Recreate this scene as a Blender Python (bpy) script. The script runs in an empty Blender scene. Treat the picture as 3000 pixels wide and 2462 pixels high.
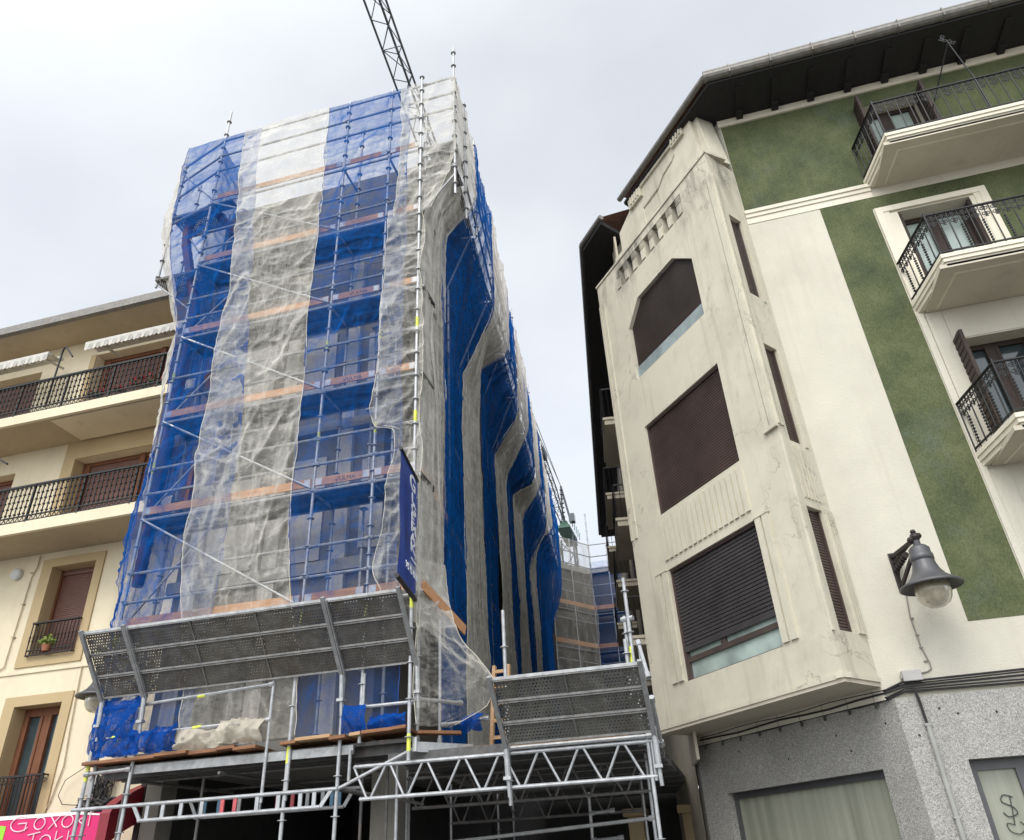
import bpy, math, random
import numpy as np
from mathutils import Vector, Matrix
R = math.radians
random.seed(7)
SC = bpy.context.scene
COL = SC.collection

# ------------------------------------------------------------------ camera
def camera():
    pitch, roll, yaw = R(30.7), R(3.237), R(13.5)      # street axis is X, alley runs along Y
    f = np.array([0, math.cos(pitch), math.sin(pitch)]); r = np.array([1., 0, 0]); d = np.cross(f, r)
    c, s = math.cos(roll), math.sin(roll)
    r2, d2 = c * r + s * d, -s * r + c * d
    cy, sy = math.cos(yaw), math.sin(yaw)
    Z = np.array([[cy, -sy, 0], [sy, cy, 0], [0, 0, 1]])
    r2, d2, f = Z @ r2, Z @ d2, Z @ f
    cam = bpy.data.cameras.new('camera'); o = bpy.data.objects.new('camera', cam); COL.objects.link(o)
    m = Matrix.Identity(4)
    for i in range(3):
        m[i][0] = r2[i]; m[i][1] = -d2[i]; m[i][2] = -f[i]
    m[2][3] = 1.6
    o.matrix_world = m
    cam.sensor_fit = 'HORIZONTAL'; cam.sensor_width = 36; cam.lens = 26.4
    cam.clip_start = .1; cam.clip_end = 2000
    SC.camera = o
camera()

# ------------------------------------------------------------------ light
SUN_EL, SUN_AZ = R(48), R(188)          # azimuth of the sun's direction in the XY plane measured from +Y clockwise (behind the camera)
sdir = Vector((math.sin(SUN_AZ) * math.cos(SUN_EL), math.cos(SUN_AZ) * math.cos(SUN_EL), math.sin(SUN_EL)))
W = bpy.data.worlds.new('World'); SC.world = W; W.use_nodes = True
def world():
    nt = W.node_tree; N = nt.nodes; L = nt.links; N.clear()
    out = N.new('ShaderNodeOutputWorld'); bg = N.new('ShaderNodeBackground'); bg2 = N.new('ShaderNodeBackground'); add = N.new('ShaderNodeAddShader')
    sky = N.new('ShaderNodeTexSky'); sky.sky_type = 'NISHITA'; sky.sun_disc = False
    sky.sun_elevation = SUN_EL; sky.sun_rotation = SUN_AZ
    L.new(sky.outputs[0], bg.inputs[0]); bg.inputs[1].default_value = 0.05
    tc = N.new('ShaderNodeTexCoord')
    mp = N.new('ShaderNodeMapping'); mp.inputs['Scale'].default_value = (1.0, 1.0, 1.7); mp.inputs['Location'].default_value = (.37, .2, .1)
    L.new(tc.outputs['Generated'], mp.inputs[0])
    no = N.new('ShaderNodeTexNoise'); no.inputs['Scale'].default_value = 2.1; no.inputs['Detail'].default_value = 5; no.inputs['Roughness'].default_value = .5
    L.new(mp.outputs[0], no.inputs[0])
    cr = N.new('ShaderNodeValToRGB'); L.new(no.outputs[0], cr.inputs[0])
    cr.color_ramp.elements[0].position = .34; cr.color_ramp.elements[0].color = (.565, .575, .583, 1)
    cr.color_ramp.elements[1].position = .62; cr.color_ramp.elements[1].color = (.68, .686, .688, 1)
    # the veiled sun brightens the cloud round it
    dp = N.new('ShaderNodeVectorMath'); dp.operation = 'DOT_PRODUCT'; L.new(tc.outputs['Generated'], dp.inputs[0]); dp.inputs[1].default_value = sdir
    mr = N.new('ShaderNodeMapRange'); L.new(dp.outputs['Value'], mr.inputs[0])
    mr.inputs[1].default_value = .25; mr.inputs[2].default_value = 1; mr.inputs[3].default_value = 0; mr.inputs[4].default_value = 1
    pw = N.new('ShaderNodeMath'); pw.operation = 'POWER'; L.new(mr.outputs[0], pw.inputs[0]); pw.inputs[1].default_value = 1.6
    ma = N.new('ShaderNodeMath'); ma.operation = 'MULTIPLY_ADD'; L.new(pw.outputs[0], ma.inputs[0]); ma.inputs[1].default_value = 2.7; ma.inputs[2].default_value = 1.0
    L.new(cr.outputs[0], bg2.inputs[0]); L.new(ma.outputs[0], bg2.inputs[1])
    L.new(bg.outputs[0], add.inputs[0]); L.new(bg2.outputs[0], add.inputs[1]); L.new(add.outputs[0], out.inputs[0])
world()
sl = bpy.data.lights.new('sun', 'SUN'); sl.energy = 1.2; sl.angle = R(25); sl.color = (1, .96, .9)
so = bpy.data.objects.new('sun', sl); COL.objects.link(so); so.rotation_euler = sdir.to_track_quat('Z', 'Y').to_euler()
vs = SC.view_settings; vs.view_transform = 'Standard'; vs.look = 'None'; vs.exposure = 0.25; vs.gamma = 1; vs.use_curve_mapping = False
SC.cycles.transparent_max_bounces = 24; SC.cycles.max_bounces = 7; SC.cycles.diffuse_bounces = 4
SC.cycles.use_denoising = True

# ------------------------------------------------------------------ materials
class Mat:
    def __init__(s, name):
        s.m = bpy.data.materials.new(name); s.m.use_nodes = True
        s.nt = s.m.node_tree; s.N = s.nt.nodes; s.L = s.nt.links
        s.b = s.N['Principled BSDF']; s.tc = None
    def co(s, scale=(1, 1, 1), rot=(0, 0, 0)):
        if s.tc is None: s.tc = s.N.new('ShaderNodeTexCoord')
        mp = s.N.new('ShaderNodeMapping'); mp.inputs['Scale'].default_value = scale; mp.inputs['Rotation'].default_value = rot
        s.L.new(s.tc.outputs['Object'], mp.inputs[0]); return mp.outputs[0]
    def noise(s, scale, detail=4, rough=.55, sc=(1, 1, 1), dist=0, rot=(0, 0, 0)):
        n = s.N.new('ShaderNodeTexNoise'); n.inputs['Scale'].default_value = scale; n.inputs['Detail'].default_value = detail
        n.inputs['Roughness'].default_value = rough; n.inputs['Distortion'].default_value = dist
        s.L.new(s.co(sc, rot), n.inputs[0]); return n.outputs[0]
    def ramp(s, v, stops):
        c = s.N.new('ShaderNodeValToRGB'); s.L.new(v, c.inputs[0]); e = c.color_ramp.elements
        while len(e) < len(stops): e.new(.5)
        for q, (p, col) in zip(e, stops):
            q.position = p; q.color = tuple(col) + (1,) if not isinstance(col, (int, float)) else (col, col, col, 1)
        return c.outputs[0]
    def mix(s, f, a, b, mode='MIX'):
        m = s.N.new('ShaderNodeMix'); m.data_type = 'RGBA'; m.blend_type = mode
        for k, v in ((0, f), (6, a), (7, b)):
            if hasattr(v, 'is_linked') or isinstance(v, bpy.types.NodeSocket): s.L.new(v, m.inputs[k])
            else: m.inputs[k].default_value = v if k == 0 else tuple(v) + (1,)
        return m.outputs[2]
    def math(s, op, a, b=0., clamp=False):
        m = s.N.new('ShaderNodeMath'); m.operation = op; m.use_clamp = clamp
        for k, v in ((0, a), (1, b)):
            if isinstance(v, bpy.types.NodeSocket): s.L.new(v, m.inputs[k])
            else: m.inputs[k].default_value = v
        return m.outputs[0]
    def bump(s, h, strength, dist=.02):
        b = s.N.new('ShaderNodeBump'); b.inputs['Strength'].default_value = strength; b.inputs['Distance'].default_value = dist
        s.L.new(h, b.inputs['Height']); s.L.new(b.outputs[0], s.b.inputs['Normal']); return b.outputs[0]
    def color(s, v):
        if isinstance(v, bpy.types.NodeSocket): s.L.new(v, s.b.inputs['Base Color'])
        else: s.b.inputs['Base Color'].default_value = tuple(v) + (1,)
    def rough(s, v):
        if isinstance(v, bpy.types.NodeSocket): s.L.new(v, s.b.inputs['Roughness'])
        else: s.b.inputs['Roughness'].default_value = v
def mul(c, k): return tuple(x * k for x in c)

def plain(name, col, rough=.6, metal=0, var=.18, scale=6, bump=.0, spec=.5):
    M = Mat(name); n = M.noise(scale, 5)
    M.color(M.ramp(n, [(.3, mul(col, 1 - var)), (.7, mul(col, 1 + var))]))
    M.rough(rough); M.b.inputs['Metallic'].default_value = metal; M.b.inputs['Specular IOR Level'].default_value = spec
    if bump: M.bump(M.noise(scale * 8, 3), bump, .01)
    return M.m
def stucco(name, col, stain=(.25, .23, .2), amount=.35, grain=.35, cracks=False):
    M = Mat(name)
    base = M.ramp(M.noise(1.1, 6), [(.3, mul(col, .93)), (.7, mul(col, 1.05))])
    streak = M.ramp(M.noise(1.6, 6, .6, (2.2, 2.2, .16)), [(.56, 0), (.78, 1)])     # rain streaks
    blot = M.ramp(M.noise(.8, 6, .7), [(.5, 0), (.72, 1)])
    f = M.math('MULTIPLY', M.math('ADD', M.math('MULTIPLY', streak, .7), M.math('MULTIPLY', blot, .4), True), amount)
    c = M.mix(f, base, stain)
    if cracks:
        n1 = M.noise(.75, 6, .6, (1, 1, 1), .6)
        cr = M.math('SUBTRACT', 1., M.math('MULTIPLY', M.math('ABSOLUTE', M.math('SUBTRACT', n1, .5)), 90.), True)
        cr = M.math('MULTIPLY', cr, M.ramp(M.noise(.6, 3), [(.5, 0), (.62, 1)]))
        mil = M.math('MULTIPLY', M.ramp(M.noise(2.6, 7, .7, (1, 1, .5)), [(.54, 0), (.74, 1)]), M.ramp(M.noise(.45, 3), [(.45, 0), (.65, .8)]))
        sx = M.N.new('ShaderNodeSeparateXYZ'); M.L.new(M.co(), sx.inputs[0])
        top = M.math('MULTIPLY', M.ramp(M.math('DIVIDE', sx.outputs[2], 16.), [(.755, 0), (.82, 1), (.84, 1), (.85, .25)]), M.ramp(M.noise(1.5, 7, .68, (1.3, 1.3, .35)), [(.47, 0), (.66, 1)]))   # runoff grime under the coping
        c = M.mix(M.math('MULTIPLY', top, .8), c, (.06, .055, .055))
        c = M.mix(M.math('ADD', M.math('MULTIPLY', cr, .55), M.math('MULTIPLY', mil, .6), True), c, (.13, .12, .11))
    M.color(c); M.rough(.88); M.b.inputs['Specular IOR Level'].default_value = .25
    h = M.math('ADD', M.noise(75, 4, .65), M.math('MULTIPLY', M.noise(18, 4), .5))
    M.bump(h, grain, .012); return M.m
def green_mat():
    M = Mat('green_render')
    a = M.ramp(M.noise(1.3, 7, .62), [(.28, (.058, .073, .042)), (.5, (.100, .116, .056)), (.72, (.145, .158, .082))])
    b = M.ramp(M.noise(.8, 6, .65), [(.54, 0), (.72, 1)])
    c = M.mix(M.math('MULTIPLY', b, .7), a, (.115, .140, .118))
    st = M.ramp(M.noise(1.5, 6, .65, (2.4, 2.4, .14)), [(.55, 0), (.75, .45)])
    c = M.mix(st, c, (.05, .06, .045))
    g = M.ramp(M.noise(45, 5, .7, (1, 1, .6)), [(.3, .66), (.7, 1.3)])
    M.color(M.mix(1., c, g, 'MULTIPLY')); M.rough(.9); M.b.inputs['Specular IOR Level'].default_value = .2
    M.bump(M.noise(70, 4, .65), .6, .02); return M.m
def granite_mat(k=1.):
    M = Mat('granite')
    v = M.N.new('ShaderNodeTexVoronoi'); v.inputs['Scale'].default_value = 105; M.L.new(M.co(), v.inputs[0])
    sp = M.ramp(v.outputs['Color'], [(.15, mul((.17, .17, .165), k)), (.45, mul((.30, .29, .265), k)), (.8, mul((.42, .405, .375), k))])
    n = M.ramp(M.noise(48, 5, .7), [(.35, .70), (.65, 1.18)])
    big = M.ramp(M.noise(1.2, 4), [(.3, .88), (.7, 1.08)])
    M.color(M.mix(1., M.mix(1., sp, n, 'MULTIPLY'), big, 'MULTIPLY')); M.rough(.55); M.bump(M.noise(120, 2), .1, .004); return M.m
def metal_mat(name, lo, hi, rust=0., rough=.55, metal=.55):
    M = Mat(name)
    c = M.ramp(M.noise(9, 6, .65), [(.3, lo), (.7, hi)])
    if rust:
        r = M.ramp(M.noise(5, 6, .7), [(.52, 0), (.7, 1)])
        c = M.mix(M.math('MULTIPLY', r, rust), c, (.16, .085, .045))
    M.color(c); M.rough(rough); M.b.inputs['Metallic'].default_value = metal; return M.m
def perforated_mat(name, lo, hi, grime=.5):
    """steel plank sheet with a staggered pattern of real (see-through) holes; UV in metres"""
    M = Mat(name); N, L = M.N, M.L
    tc = N.new('ShaderNodeTexCoord'); sx = N.new('ShaderNodeSeparateXYZ'); L.new(tc.outputs['UV'], sx.inputs[0])
    p = .046
    fy = M.math('DIVIDE', sx.outputs[1], p); row = M.math('FLOOR', fy)
    fx = M.math('ADD', M.math('DIVIDE', sx.outputs[0], p), M.math('MULTIPLY', M.math('MODULO', row, 2.), .5))
    dx = M.math('SUBTRACT', M.math('FRACT', fx), .5); dy = M.math('SUBTRACT', M.math('FRACT', fy), .5)
    d2 = M.math('ADD', M.math('MULTIPLY', dx, dx), M.math('MULTIPLY', dy, dy))
    hole = M.math('LESS_THAN', d2, .036)
    c = M.ramp(M.noise(4, 6, .6, (1, 1, 1)), [(.3, lo), (.7, hi)])
    dirt = M.ramp(M.noise(2.2, 7, .72), [(.45, 0), (.68, 1)])
    c = M.mix(M.math('MULTIPLY', dirt, grime), c, (.085, .062, .045))
    rim = M.math('LESS_THAN', d2, .085); c = M.mix(M.math('MULTIPLY', rim, .6), c, (.05, .048, .045))
    M.color(c); M.rough(.6); M.b.inputs['Metallic'].default_value = .35
    tr = N.new('ShaderNodeBsdfTransparent'); mx = N.new('ShaderNodeMixShader')
    # about a third of the holes are blocked with mortar
    blk = M.ramp(M.noise(7, 2, .5), [(.40, 0), (.46, 1)])
    L.new(M.math('MULTIPLY', hole, blk), mx.inputs[0]); L.new(M.b.outputs[0], mx.inputs[1]); L.new(tr.outputs[0], mx.inputs[2])
    L.new(mx.outputs[0], N['Material Output'].inputs[0]); return M.m
def net_mat(name, col, dens, dark=.6, fine=.3):
    """woven debris netting: yarn over open mesh, denser where it is creased or seen at a slant"""
    M = Mat(name); N, L = M.N, M.L; N.remove(M.b)
    c = M.ramp(M.noise(2.2, 6, .6), [(.3, mul(col, .8)), (.7, mul(col, 1.15))])
    di = N.new('ShaderNodeBsdfDiffuse'); L.new(c, di.inputs[0]); tl = N.new('ShaderNodeBsdfTranslucent'); L.new(c, tl.inputs[0])
    m1 = N.new('ShaderNodeMixShader'); m1.inputs[0].default_value = .38; L.new(di.outputs[0], m1.inputs[1]); L.new(tl.outputs[0], m1.inputs[2])
    lw = N.new('ShaderNodeLayerWeight'); lw.inputs[0].default_value = .5
    fc = M.math('MULTIPLY', M.math('POWER', lw.outputs['Facing'], 1.35), .95)
    d = M.math('ADD', dens, M.math('MULTIPLY', M.math('SUBTRACT', M.noise(.9, 4), .5), .22))
    for sc, sx, sz, ry, dist, k, w in ((1.1, 1, .35, 25, 1.2, 34., .40), (1.6, .45, 1.2, 20, .8, 26., .26), (3.4, 1, .4, 40, .8, 20., .26), (5., .5, 1.4, 15, .6, 14., .22), (12., .6, 1.2, 10, .4, 8., .20), (40., 1, .7, 0, .2, 5., .12)):
        n1 = M.noise(sc, 2.5, .5, (sx, sx, sz), dist, (0, R(ry), 0))
        ridge = M.math('SUBTRACT', 1., M.math('MULTIPLY', M.math('ABSOLUTE', M.math('SUBTRACT', n1, .5)), k), True)
        d = M.math('ADD', d, M.math('MULTIPLY', ridge, w * fine * 2.6))
    d = M.math('ADD', d, fc, True)
    d = M.math('MINIMUM', d, .95)
    tr = N.new('ShaderNodeBsdfTransparent'); mx = N.new('ShaderNodeMixShader')
    L.new(d, mx.inputs[0]); L.new(tr.outputs[0], mx.inputs[1]); L.new(m1.outputs[0], mx.inputs[2]); L.new(mx.outputs[0], N['Material Output'].inputs[0])
    return M.m
def glass_mat(name, col=(.02, .03, .035), rough=.05):
    M = Mat(name); M.color(M.ramp(M.noise(1.5, 3), [(.3, mul(col, .7)), (.7, mul(col, 1.4))])); M.rough(rough); M.b.inputs['Specular IOR Level'].default_value = .7; return M.m
def curtain_glass():
    M = Mat('curtained_shop_glass')
    folds = M.ramp(M.noise(2.2, 4, .55, (3., 3., .12)), [(.35, (.22, .23, .175)), (.5, (.29, .30, .235)), (.68, (.35, .355, .29))])  # light and shade of curtain folds painted as upright streaks
    M.color(M.mix(M.ramp(M.noise(1.2, 3), [(.4, 0), (.7, .35)]), folds, (.24, .25, .2))); M.rough(.3); M.b.inputs['Specular IOR Level'].default_value = .6; return M.m
def wood_mat(name, lo, hi, sc=(1, 6, 6)):
    M = Mat(name); M.color(M.ramp(M.noise(3, 7, .65, sc, .5), [(.28, lo), (.72, hi)])); M.rough(.75); M.bump(M.noise(14, 5, .6, sc), .25, .01); return M.m
def globe_mat():
    M = Mat('frosted_globe'); M.color(M.ramp(M.noise(7, 5, .6), [(.3, (.30, .26, .17)), (.7, (.62, .57, .44))])); M.rough(.18)
    M.b.inputs['Transmission Weight'].default_value = .25; M.b.inputs['Subsurface Weight'].default_value = .0; return M.m
def text_mat(name, c): return plain(name, c, .5, var=.05)

MT = dict(
    cream=stucco('cream_render', (.61, .58, .485), (.42, .38, .30), .5, .95),
    cream_bay=stucco('weathered_cream_render', (.59, .55, .44), (.20, .18, .145), .62, .25, True),
    cream_trim=stucco('cream_moulding', (.72, .67, .55), (.34, .30, .24), .4, .12),
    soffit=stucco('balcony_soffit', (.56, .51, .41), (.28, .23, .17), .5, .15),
    green=green_mat(), granite=granite_mat(), granite_dark=granite_mat(.82),
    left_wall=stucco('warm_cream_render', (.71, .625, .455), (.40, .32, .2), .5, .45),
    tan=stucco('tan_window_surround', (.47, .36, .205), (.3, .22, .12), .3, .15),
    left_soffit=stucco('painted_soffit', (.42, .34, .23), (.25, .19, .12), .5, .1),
    eave_wood=wood_mat('dark_eave_boards', (.010, .009, .010), (.02, .018, .018), (6, 1, 6)),
    gutter=metal_mat('zinc_gutter', (.15, .143, .13), (.25, .235, .21), .3, .55, .35),
    roof=plain('roof_tiles', (.25, .11, .06), .8, 0, .3, 9, .4),
    shutter=plain('brown_roller_shutter', (.070, .054, .047), .38, 0, .2, 2),
    shutter_red=plain('oxblood_roller_shutter', (.070, .046, .039), .38, 0, .25, 2),
    shutter_grey=plain('dark_grey_roller_shutter', (.050, .046, .047), .38, 0, .2, 2),
    shutter_left=plain('red_brown_shutter', (.15, .070, .052), .55, 0, .12, 3),
    guide=plain('brown_guide_rail', (.075, .05, .045), .4, 0, .1),
    brown_wood=wood_mat('varnished_brown_wood', (.10, .035, .014), (.20, .075, .03), (6, 6, 1)),
    dark_wood=wood_mat('dark_brown_joinery', (.022, .014, .011), (.05, .032, .025), (6, 6, 1)),
    iron=plain('black_wrought_iron', (.013, .013, .014), .5, .3, .3, 20),
    iron_brown=plain('brown_black_iron', (.022, .016, .014), .5, .3, .3, 20),
    glass=glass_mat('window_glass', (.035, .05, .055)), glass_bright=glass_mat('painted_sky_glass', (.27, .31, .31), .12), glass_pale=glass_mat('curtained_glass', (.33, .40, .37), .12),  # the bright pane has reflected sky put into its base colour
    glass_store=curtain_glass(), white_curtain=plain('curtain', (.6, .62, .6), .8, 0, .1),
    steel=metal_mat('galvanised_tube', (.30, .31, .32), (.50, .51, .52), .15, .45, .45),
    steel_dull=metal_mat('weathered_tube', (.24, .245, .25), (.42, .43, .43), .3, .5, .45),
    steel_dark=metal_mat('grey_steel_deck', (.06, .06, .06), (.13, .13, .125), .35, .6, .35),
    tube_shaded=metal_mat('shaded_rusty_tube', (.10, .10, .10), (.2, .19, .18), .4, .6, .4),  # darker copy of the tube steel, shade under the decks put into its colour
    rib=metal_mat('grimy_plank_rib', (.13, .13, .125), (.26, .255, .245), .3, .55, .4),
    steel_beam=metal_mat('aluminium_beam', (.40, .41, .42), (.58, .59, .60), .05, .4, .5),
    perf=perforated_mat('perforated_steel_plank', (.085, .08, .07), (.20, .19, .17), .75),
    perf2=perforated_mat('cleaner_perforated_plank', (.12, .12, .11), (.24, .24, .22), .5),
    yellow=plain('yellow_marking_tape', (.62, .66, .08), .5, 0, .15), bluepaint=plain('blue_paint_mark', (.15, .32, .42), .6, 0, .3, 12),
    redpaint=plain('red_painted_rung', (.45, .08, .09), .5, 0, .2), bluerung=plain('blue_painted_rung', (.10, .22, .33), .5, 0, .2),
    toe=wood_mat('orange_toe_board', (.40, .19, .085), (.60, .33, .17), (1, 5, 5)),
    plank=wood_mat('weathered_plank', (.14, .06, .028), (.33, .155, .07), (1, 7, 7)),
    plank_pale=wood_mat('pale_plank', (.36, .21, .10), (.55, .36, .20), (1, 7, 7)),
    blue=net_mat('blue_debris_net', (.008, .105, .39), .09, fine=.10), white=net_mat('white_debris_net', (.77, .745, .68), .03, fine=.13),
    far_block=stucco('dark_grey_block', (.10, .092, .08), (.05, .045, .04), .5, .3),
    white_far=net_mat('thin_grey_net', (.50, .47, .41), .04, fine=.08),
    hem_white=plain('cream_net_hem', (.58, .55, .46), .8, 0, .2), hem_blue=plain('blue_net_hem', (.012, .06, .28), .7, 0, .2),
    blue_thick=net_mat('bunched_blue_net', (.010, .085, .40), .50, fine=.3), white_thick=net_mat('bunched_white_net', (.66, .61, .51), .42, fine=.4),
    conc=stucco('raw_concrete', (.30, .29, .265), (.16, .15, .14), .6, .3), conc_pale=stucco('pale_concrete', (.50, .47, .42), (.26, .24, .21), .4, .25),
    block=stucco('grey_block_wall', (.20, .185, .16), (.10, .09, .08), .6, .3), dark=plain('painted_interior_shade', (.035, .034, .033), .9),  # dark: near-black colour paints the shade inside openings and gaps
    pink=plain('magenta_sign_face', (.60, .008, .13), .45, 0, .06, 3), crimson=plain('dark_red_sign_side', (.24, .012, .025), .4, 0, .1, 3),
    )
MT.update(letter=text_mat('pale_pink_letter', (.85, .55, .62)), sign_white=text_mat('white_trim', (.75, .72, .7)), lime=text_mat('lime_mark', (.28, .55, .03)), lemon=text_mat('lemon_mark', (.75, .65, .1)),
    banner=plain('blue_banner_cloth', (.012, .05, .30), .55, 0, .15, 3), ink=text_mat('dark_print', (.05, .035, .03)), banner_ink=text_mat('white_print', (.75, .78, .85)),
    lamp=plain('dark_grey_lamp_enamel', (.085, .085, .09), .4, .2, .12, 5), lamp_in=plain('lamp_inside', (.03, .03, .03), .5), globe=globe_mat(),
    greybox=plain('grey_plastic', (.38, .37, .35), .5, 0, .08), cable=plain('black_cable', (.018, .017, .017), .6), cable_grey=plain('grey_cable', (.22, .2, .18), .6), cable_pale=plain('painted_cable', (.45, .36, .23), .7),
    conduit=plain('grey_conduit', (.30, .30, .28), .5, 0, .12), awning=plain('striped_awning_cloth', (.52, .50, .45), .8, 0, .12), awning_dark=plain('grey_awning_stripe', (.40, .385, .35), .8),
    chute=plain('maroon_debris_chute', (.10, .014, .03), .5, 0, .2, 3), crane=plain('grey_crane_steel', (.10, .11, .12), .55, .3, .2, 3), crane_green=plain('green_crane_steel', (.06, .14, .10), .5, .1, .2, 3),
    pot=plain('terracotta_pot', (.30, .12, .06), .8), leaf=plain('leaf', (.05, .10, .025), .6, 0, .4, 30), leaf_pale=plain('pale_leaf', (.22, .28, .06), .6, 0, .4, 30), petal=plain('red_petal', (.50, .02, .05), .6, 0, .3, 30),
    stone=stucco('warm_stone', (.42, .33, .20), (.15, .1, .06), .6, .3), paving=plain('wet_paving', (.10, .10, .097), .5, 0, .25, 2, .2), graffiti=text_mat('graffiti_line', (.03, .03, .03)))

# ------------------------------------------------------------------ mesh builder
class MB:
    def __init__(s, T=None): s.v = []; s.f = []; s.uv = {}; s.T = T
    def add(s, vs, fs, uv=None):
        b = len(s.v)
        s.v += [tuple(s.T(*p)) if s.T else tuple(p) for p in vs]
        for k, f in enumerate(fs):
            if uv: s.uv[len(s.f)] = uv[k]
            s.f.append([b + i for i in f])
        return s
    def box(s, x0, x1, y0, y1, z0, z1):
        return s.add([(x0, y0, z0), (x1, y0, z0), (x1, y1, z0), (x0, y1, z0), (x0, y0, z1), (x1, y0, z1), (x1, y1, z1), (x0, y1, z1)],
                     [(0, 3, 2, 1), (4, 5, 6, 7), (0, 1, 5, 4), (1, 2, 6, 5), (2, 3, 7, 6), (3, 0, 4, 7)])
    def prism(s, poly, z0, z1):          # plan polygon
        n = len(poly)
        return s.add([(x, y, z0) for x, y in poly] + [(x, y, z1) for x, y in poly],
                     [tuple(range(n - 1, -1, -1)), tuple(range(n, 2 * n))] + [(i, (i + 1) % n, n + (i + 1) % n, n + i) for i in range(n)])
    def plate(s, poly, d0, d1):          # elevation polygon (u,z), depth d
        n = len(poly)
        return s.add([(x, d0, z) for x, z in poly] + [(x, d1, z) for x, z in poly],
                     [tuple(range(n)), tuple(range(2 * n - 1, n - 1, -1))] + [(i, n + i, n + (i + 1) % n, (i + 1) % n) for i in range(n)])
    def tube(s, p, q, r, n=8, r2=None):
        p = Vector(s.T(*p)) if s.T else Vector(p); q = Vector(s.T(*q)) if s.T else Vector(q)
        d = (q - p); L = d.length
        if L < 1e-6: return s
        d /= L; a = d.orthogonal().normalized(); b = d.cross(a); r2 = r if r2 is None else r2
        T, s.T = s.T, None
        vs = [p + (a * math.cos(t) + b * math.sin(t)) * r for t in [2 * math.pi * i / n for i in range(n)]] + \
             [q + (a * math.cos(t) + b * math.sin(t)) * r2 for t in [2 * math.pi * i / n for i in range(n)]]
        s.add(vs, [(i, (i + 1) % n, n + (i + 1) % n, n + i) for i in range(n)] + [tuple(range(n - 1, -1, -1)), tuple(range(n, 2 * n))])
        s.T = T; return s
    def path(s, pts, r, n=6):
        for a, b in zip(pts[:-1], pts[1:]): s.tube(a, b, r, n)
        return s
    def bar(s, p, q, w, h):               # rectangular bar along p-q
        p = Vector(s.T(*p)) if s.T else Vector(p); q = Vector(s.T(*q)) if s.T else Vector(q)
        d = (q - p).normalized(); up = Vector((0, 0, 1)) if abs(d.z) < .95 else Vector((0, 1, 0))
        a = d.cross(up).normalized() * (w / 2); b = a.cross(d).normalized() * (h / 2)
        T, s.T = s.T, None
        s.add([p - a - b, p + a - b, p + a + b, p - a + b, q - a - b, q + a - b, q + a + b, q - a + b],
              [(0, 3, 2, 1), (4, 5, 6, 7), (0, 1, 5, 4), (1, 2, 6, 5), (2, 3, 7, 6), (3, 0, 4, 7)])
        s.T = T; return s
    def lathe(s, c, prof, n=24):          # prof (r, z)
        vs = []; fs = []
        for r, z in prof:
            vs += [(c[0] + r * math.cos(2 * math.pi * i / n), c[1] + r * math.sin(2 * math.pi * i / n), c[2] + z) for i in range(n)]
        for k in range(len(prof) - 1):
            for i in range(n):
                fs.append((k * n + i, k * n + (i + 1) % n, (k + 1) * n + (i + 1) % n, (k + 1) * n + i))
        return s.add(vs, fs)
    def panel(s, u0, u1, z0, z1, holes, depth):
        """wall face at d=0 with rectangular holes and their reveals going in by depth"""
        us = sorted({u0, u1, *[h[0] for h in holes], *[h[1] for h in holes]}); zs = sorted({z0, z1, *[h[2] for h in holes], *[h[3] for h in holes]})
        us = [u for u in us if u0 <= u <= u1]; zs = [z for z in zs if z0 <= z <= z1]
        for a, b in zip(us[:-1], us[1:]):
            for c, d in zip(zs[:-1], zs[1:]):
                m, k = (a + b) / 2, (c + d) / 2
                if any(h[0] < m < h[1] and h[2] < k < h[3] for h in holes): continue
                s.add([(a, 0, c), (b, 0, c), (b, 0, d), (a, 0, d)], [(0, 1, 2, 3)])
        for a, b, c, d in holes:
            c0 = max(c, z0)
            s.add([(a, 0, c0), (a, depth, c0), (a, depth, d), (a, 0, d)], [(0, 1, 2, 3)]); s.add([(b, 0, c0), (b, depth, c0), (b, depth, d), (b, 0, d)], [(3, 2, 1, 0)])
            s.add([(a, 0, d), (a, depth, d), (b, depth, d), (b, 0, d)], [(0, 1, 2, 3)])
            if c > z0: s.add([(a, 0, c), (a, depth, c), (b, depth, c), (b, 0, c)], [(3, 2, 1, 0)])
        return s
    def sheet(s, o, eu, ev, U, V, uv0=(0, 0)):   # quad with UV in metres
        o, eu, ev = Vector(o), Vector(eu), Vector(ev)
        return s.add([o, o + eu * U, o + eu * U + ev * V, o + ev * V], [(0, 1, 2, 3)], [[(uv0[0], uv0[1]), (uv0[0] + U, uv0[1]), (uv0[0] + U, uv0[1] + V), (uv0[0], uv0[1] + V)]])
ORG = {}
def build(s, name, mat, parent=None, smooth=False, bevel=0):
    org = Vector((0, 0, 0))
    if parent is not None: org = ORG.get(parent.name, Vector((0, 0, 0)))
    me = bpy.data.meshes.new(name)
    me.from_pydata([(x - org.x, y - org.y, z - org.z) for x, y, z in s.v], [], s.f)
    if s.uv:
        l = me.uv_layers.new(name='uv')
        for k, uv in s.uv.items():
            for li, c in zip(me.polygons[k].loop_indices, uv): l.data[li].uv = c
    if smooth: me.polygons.foreach_set('use_smooth', [True] * len(me.polygons))
    me.materials.append(MT[mat] if isinstance(mat, str) else mat); me.update()
    o = bpy.data.objects.new(name, me); COL.objects.link(o)
    if parent is not None: o.parent = parent
    ORG[o.name] = org
    if bevel:
        b = o.modifiers.new('bevel', 'BEVEL'); b.width = bevel; b.segments = 2; b.limit_method = 'ANGLE'
    return o
MB.build = build
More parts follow.
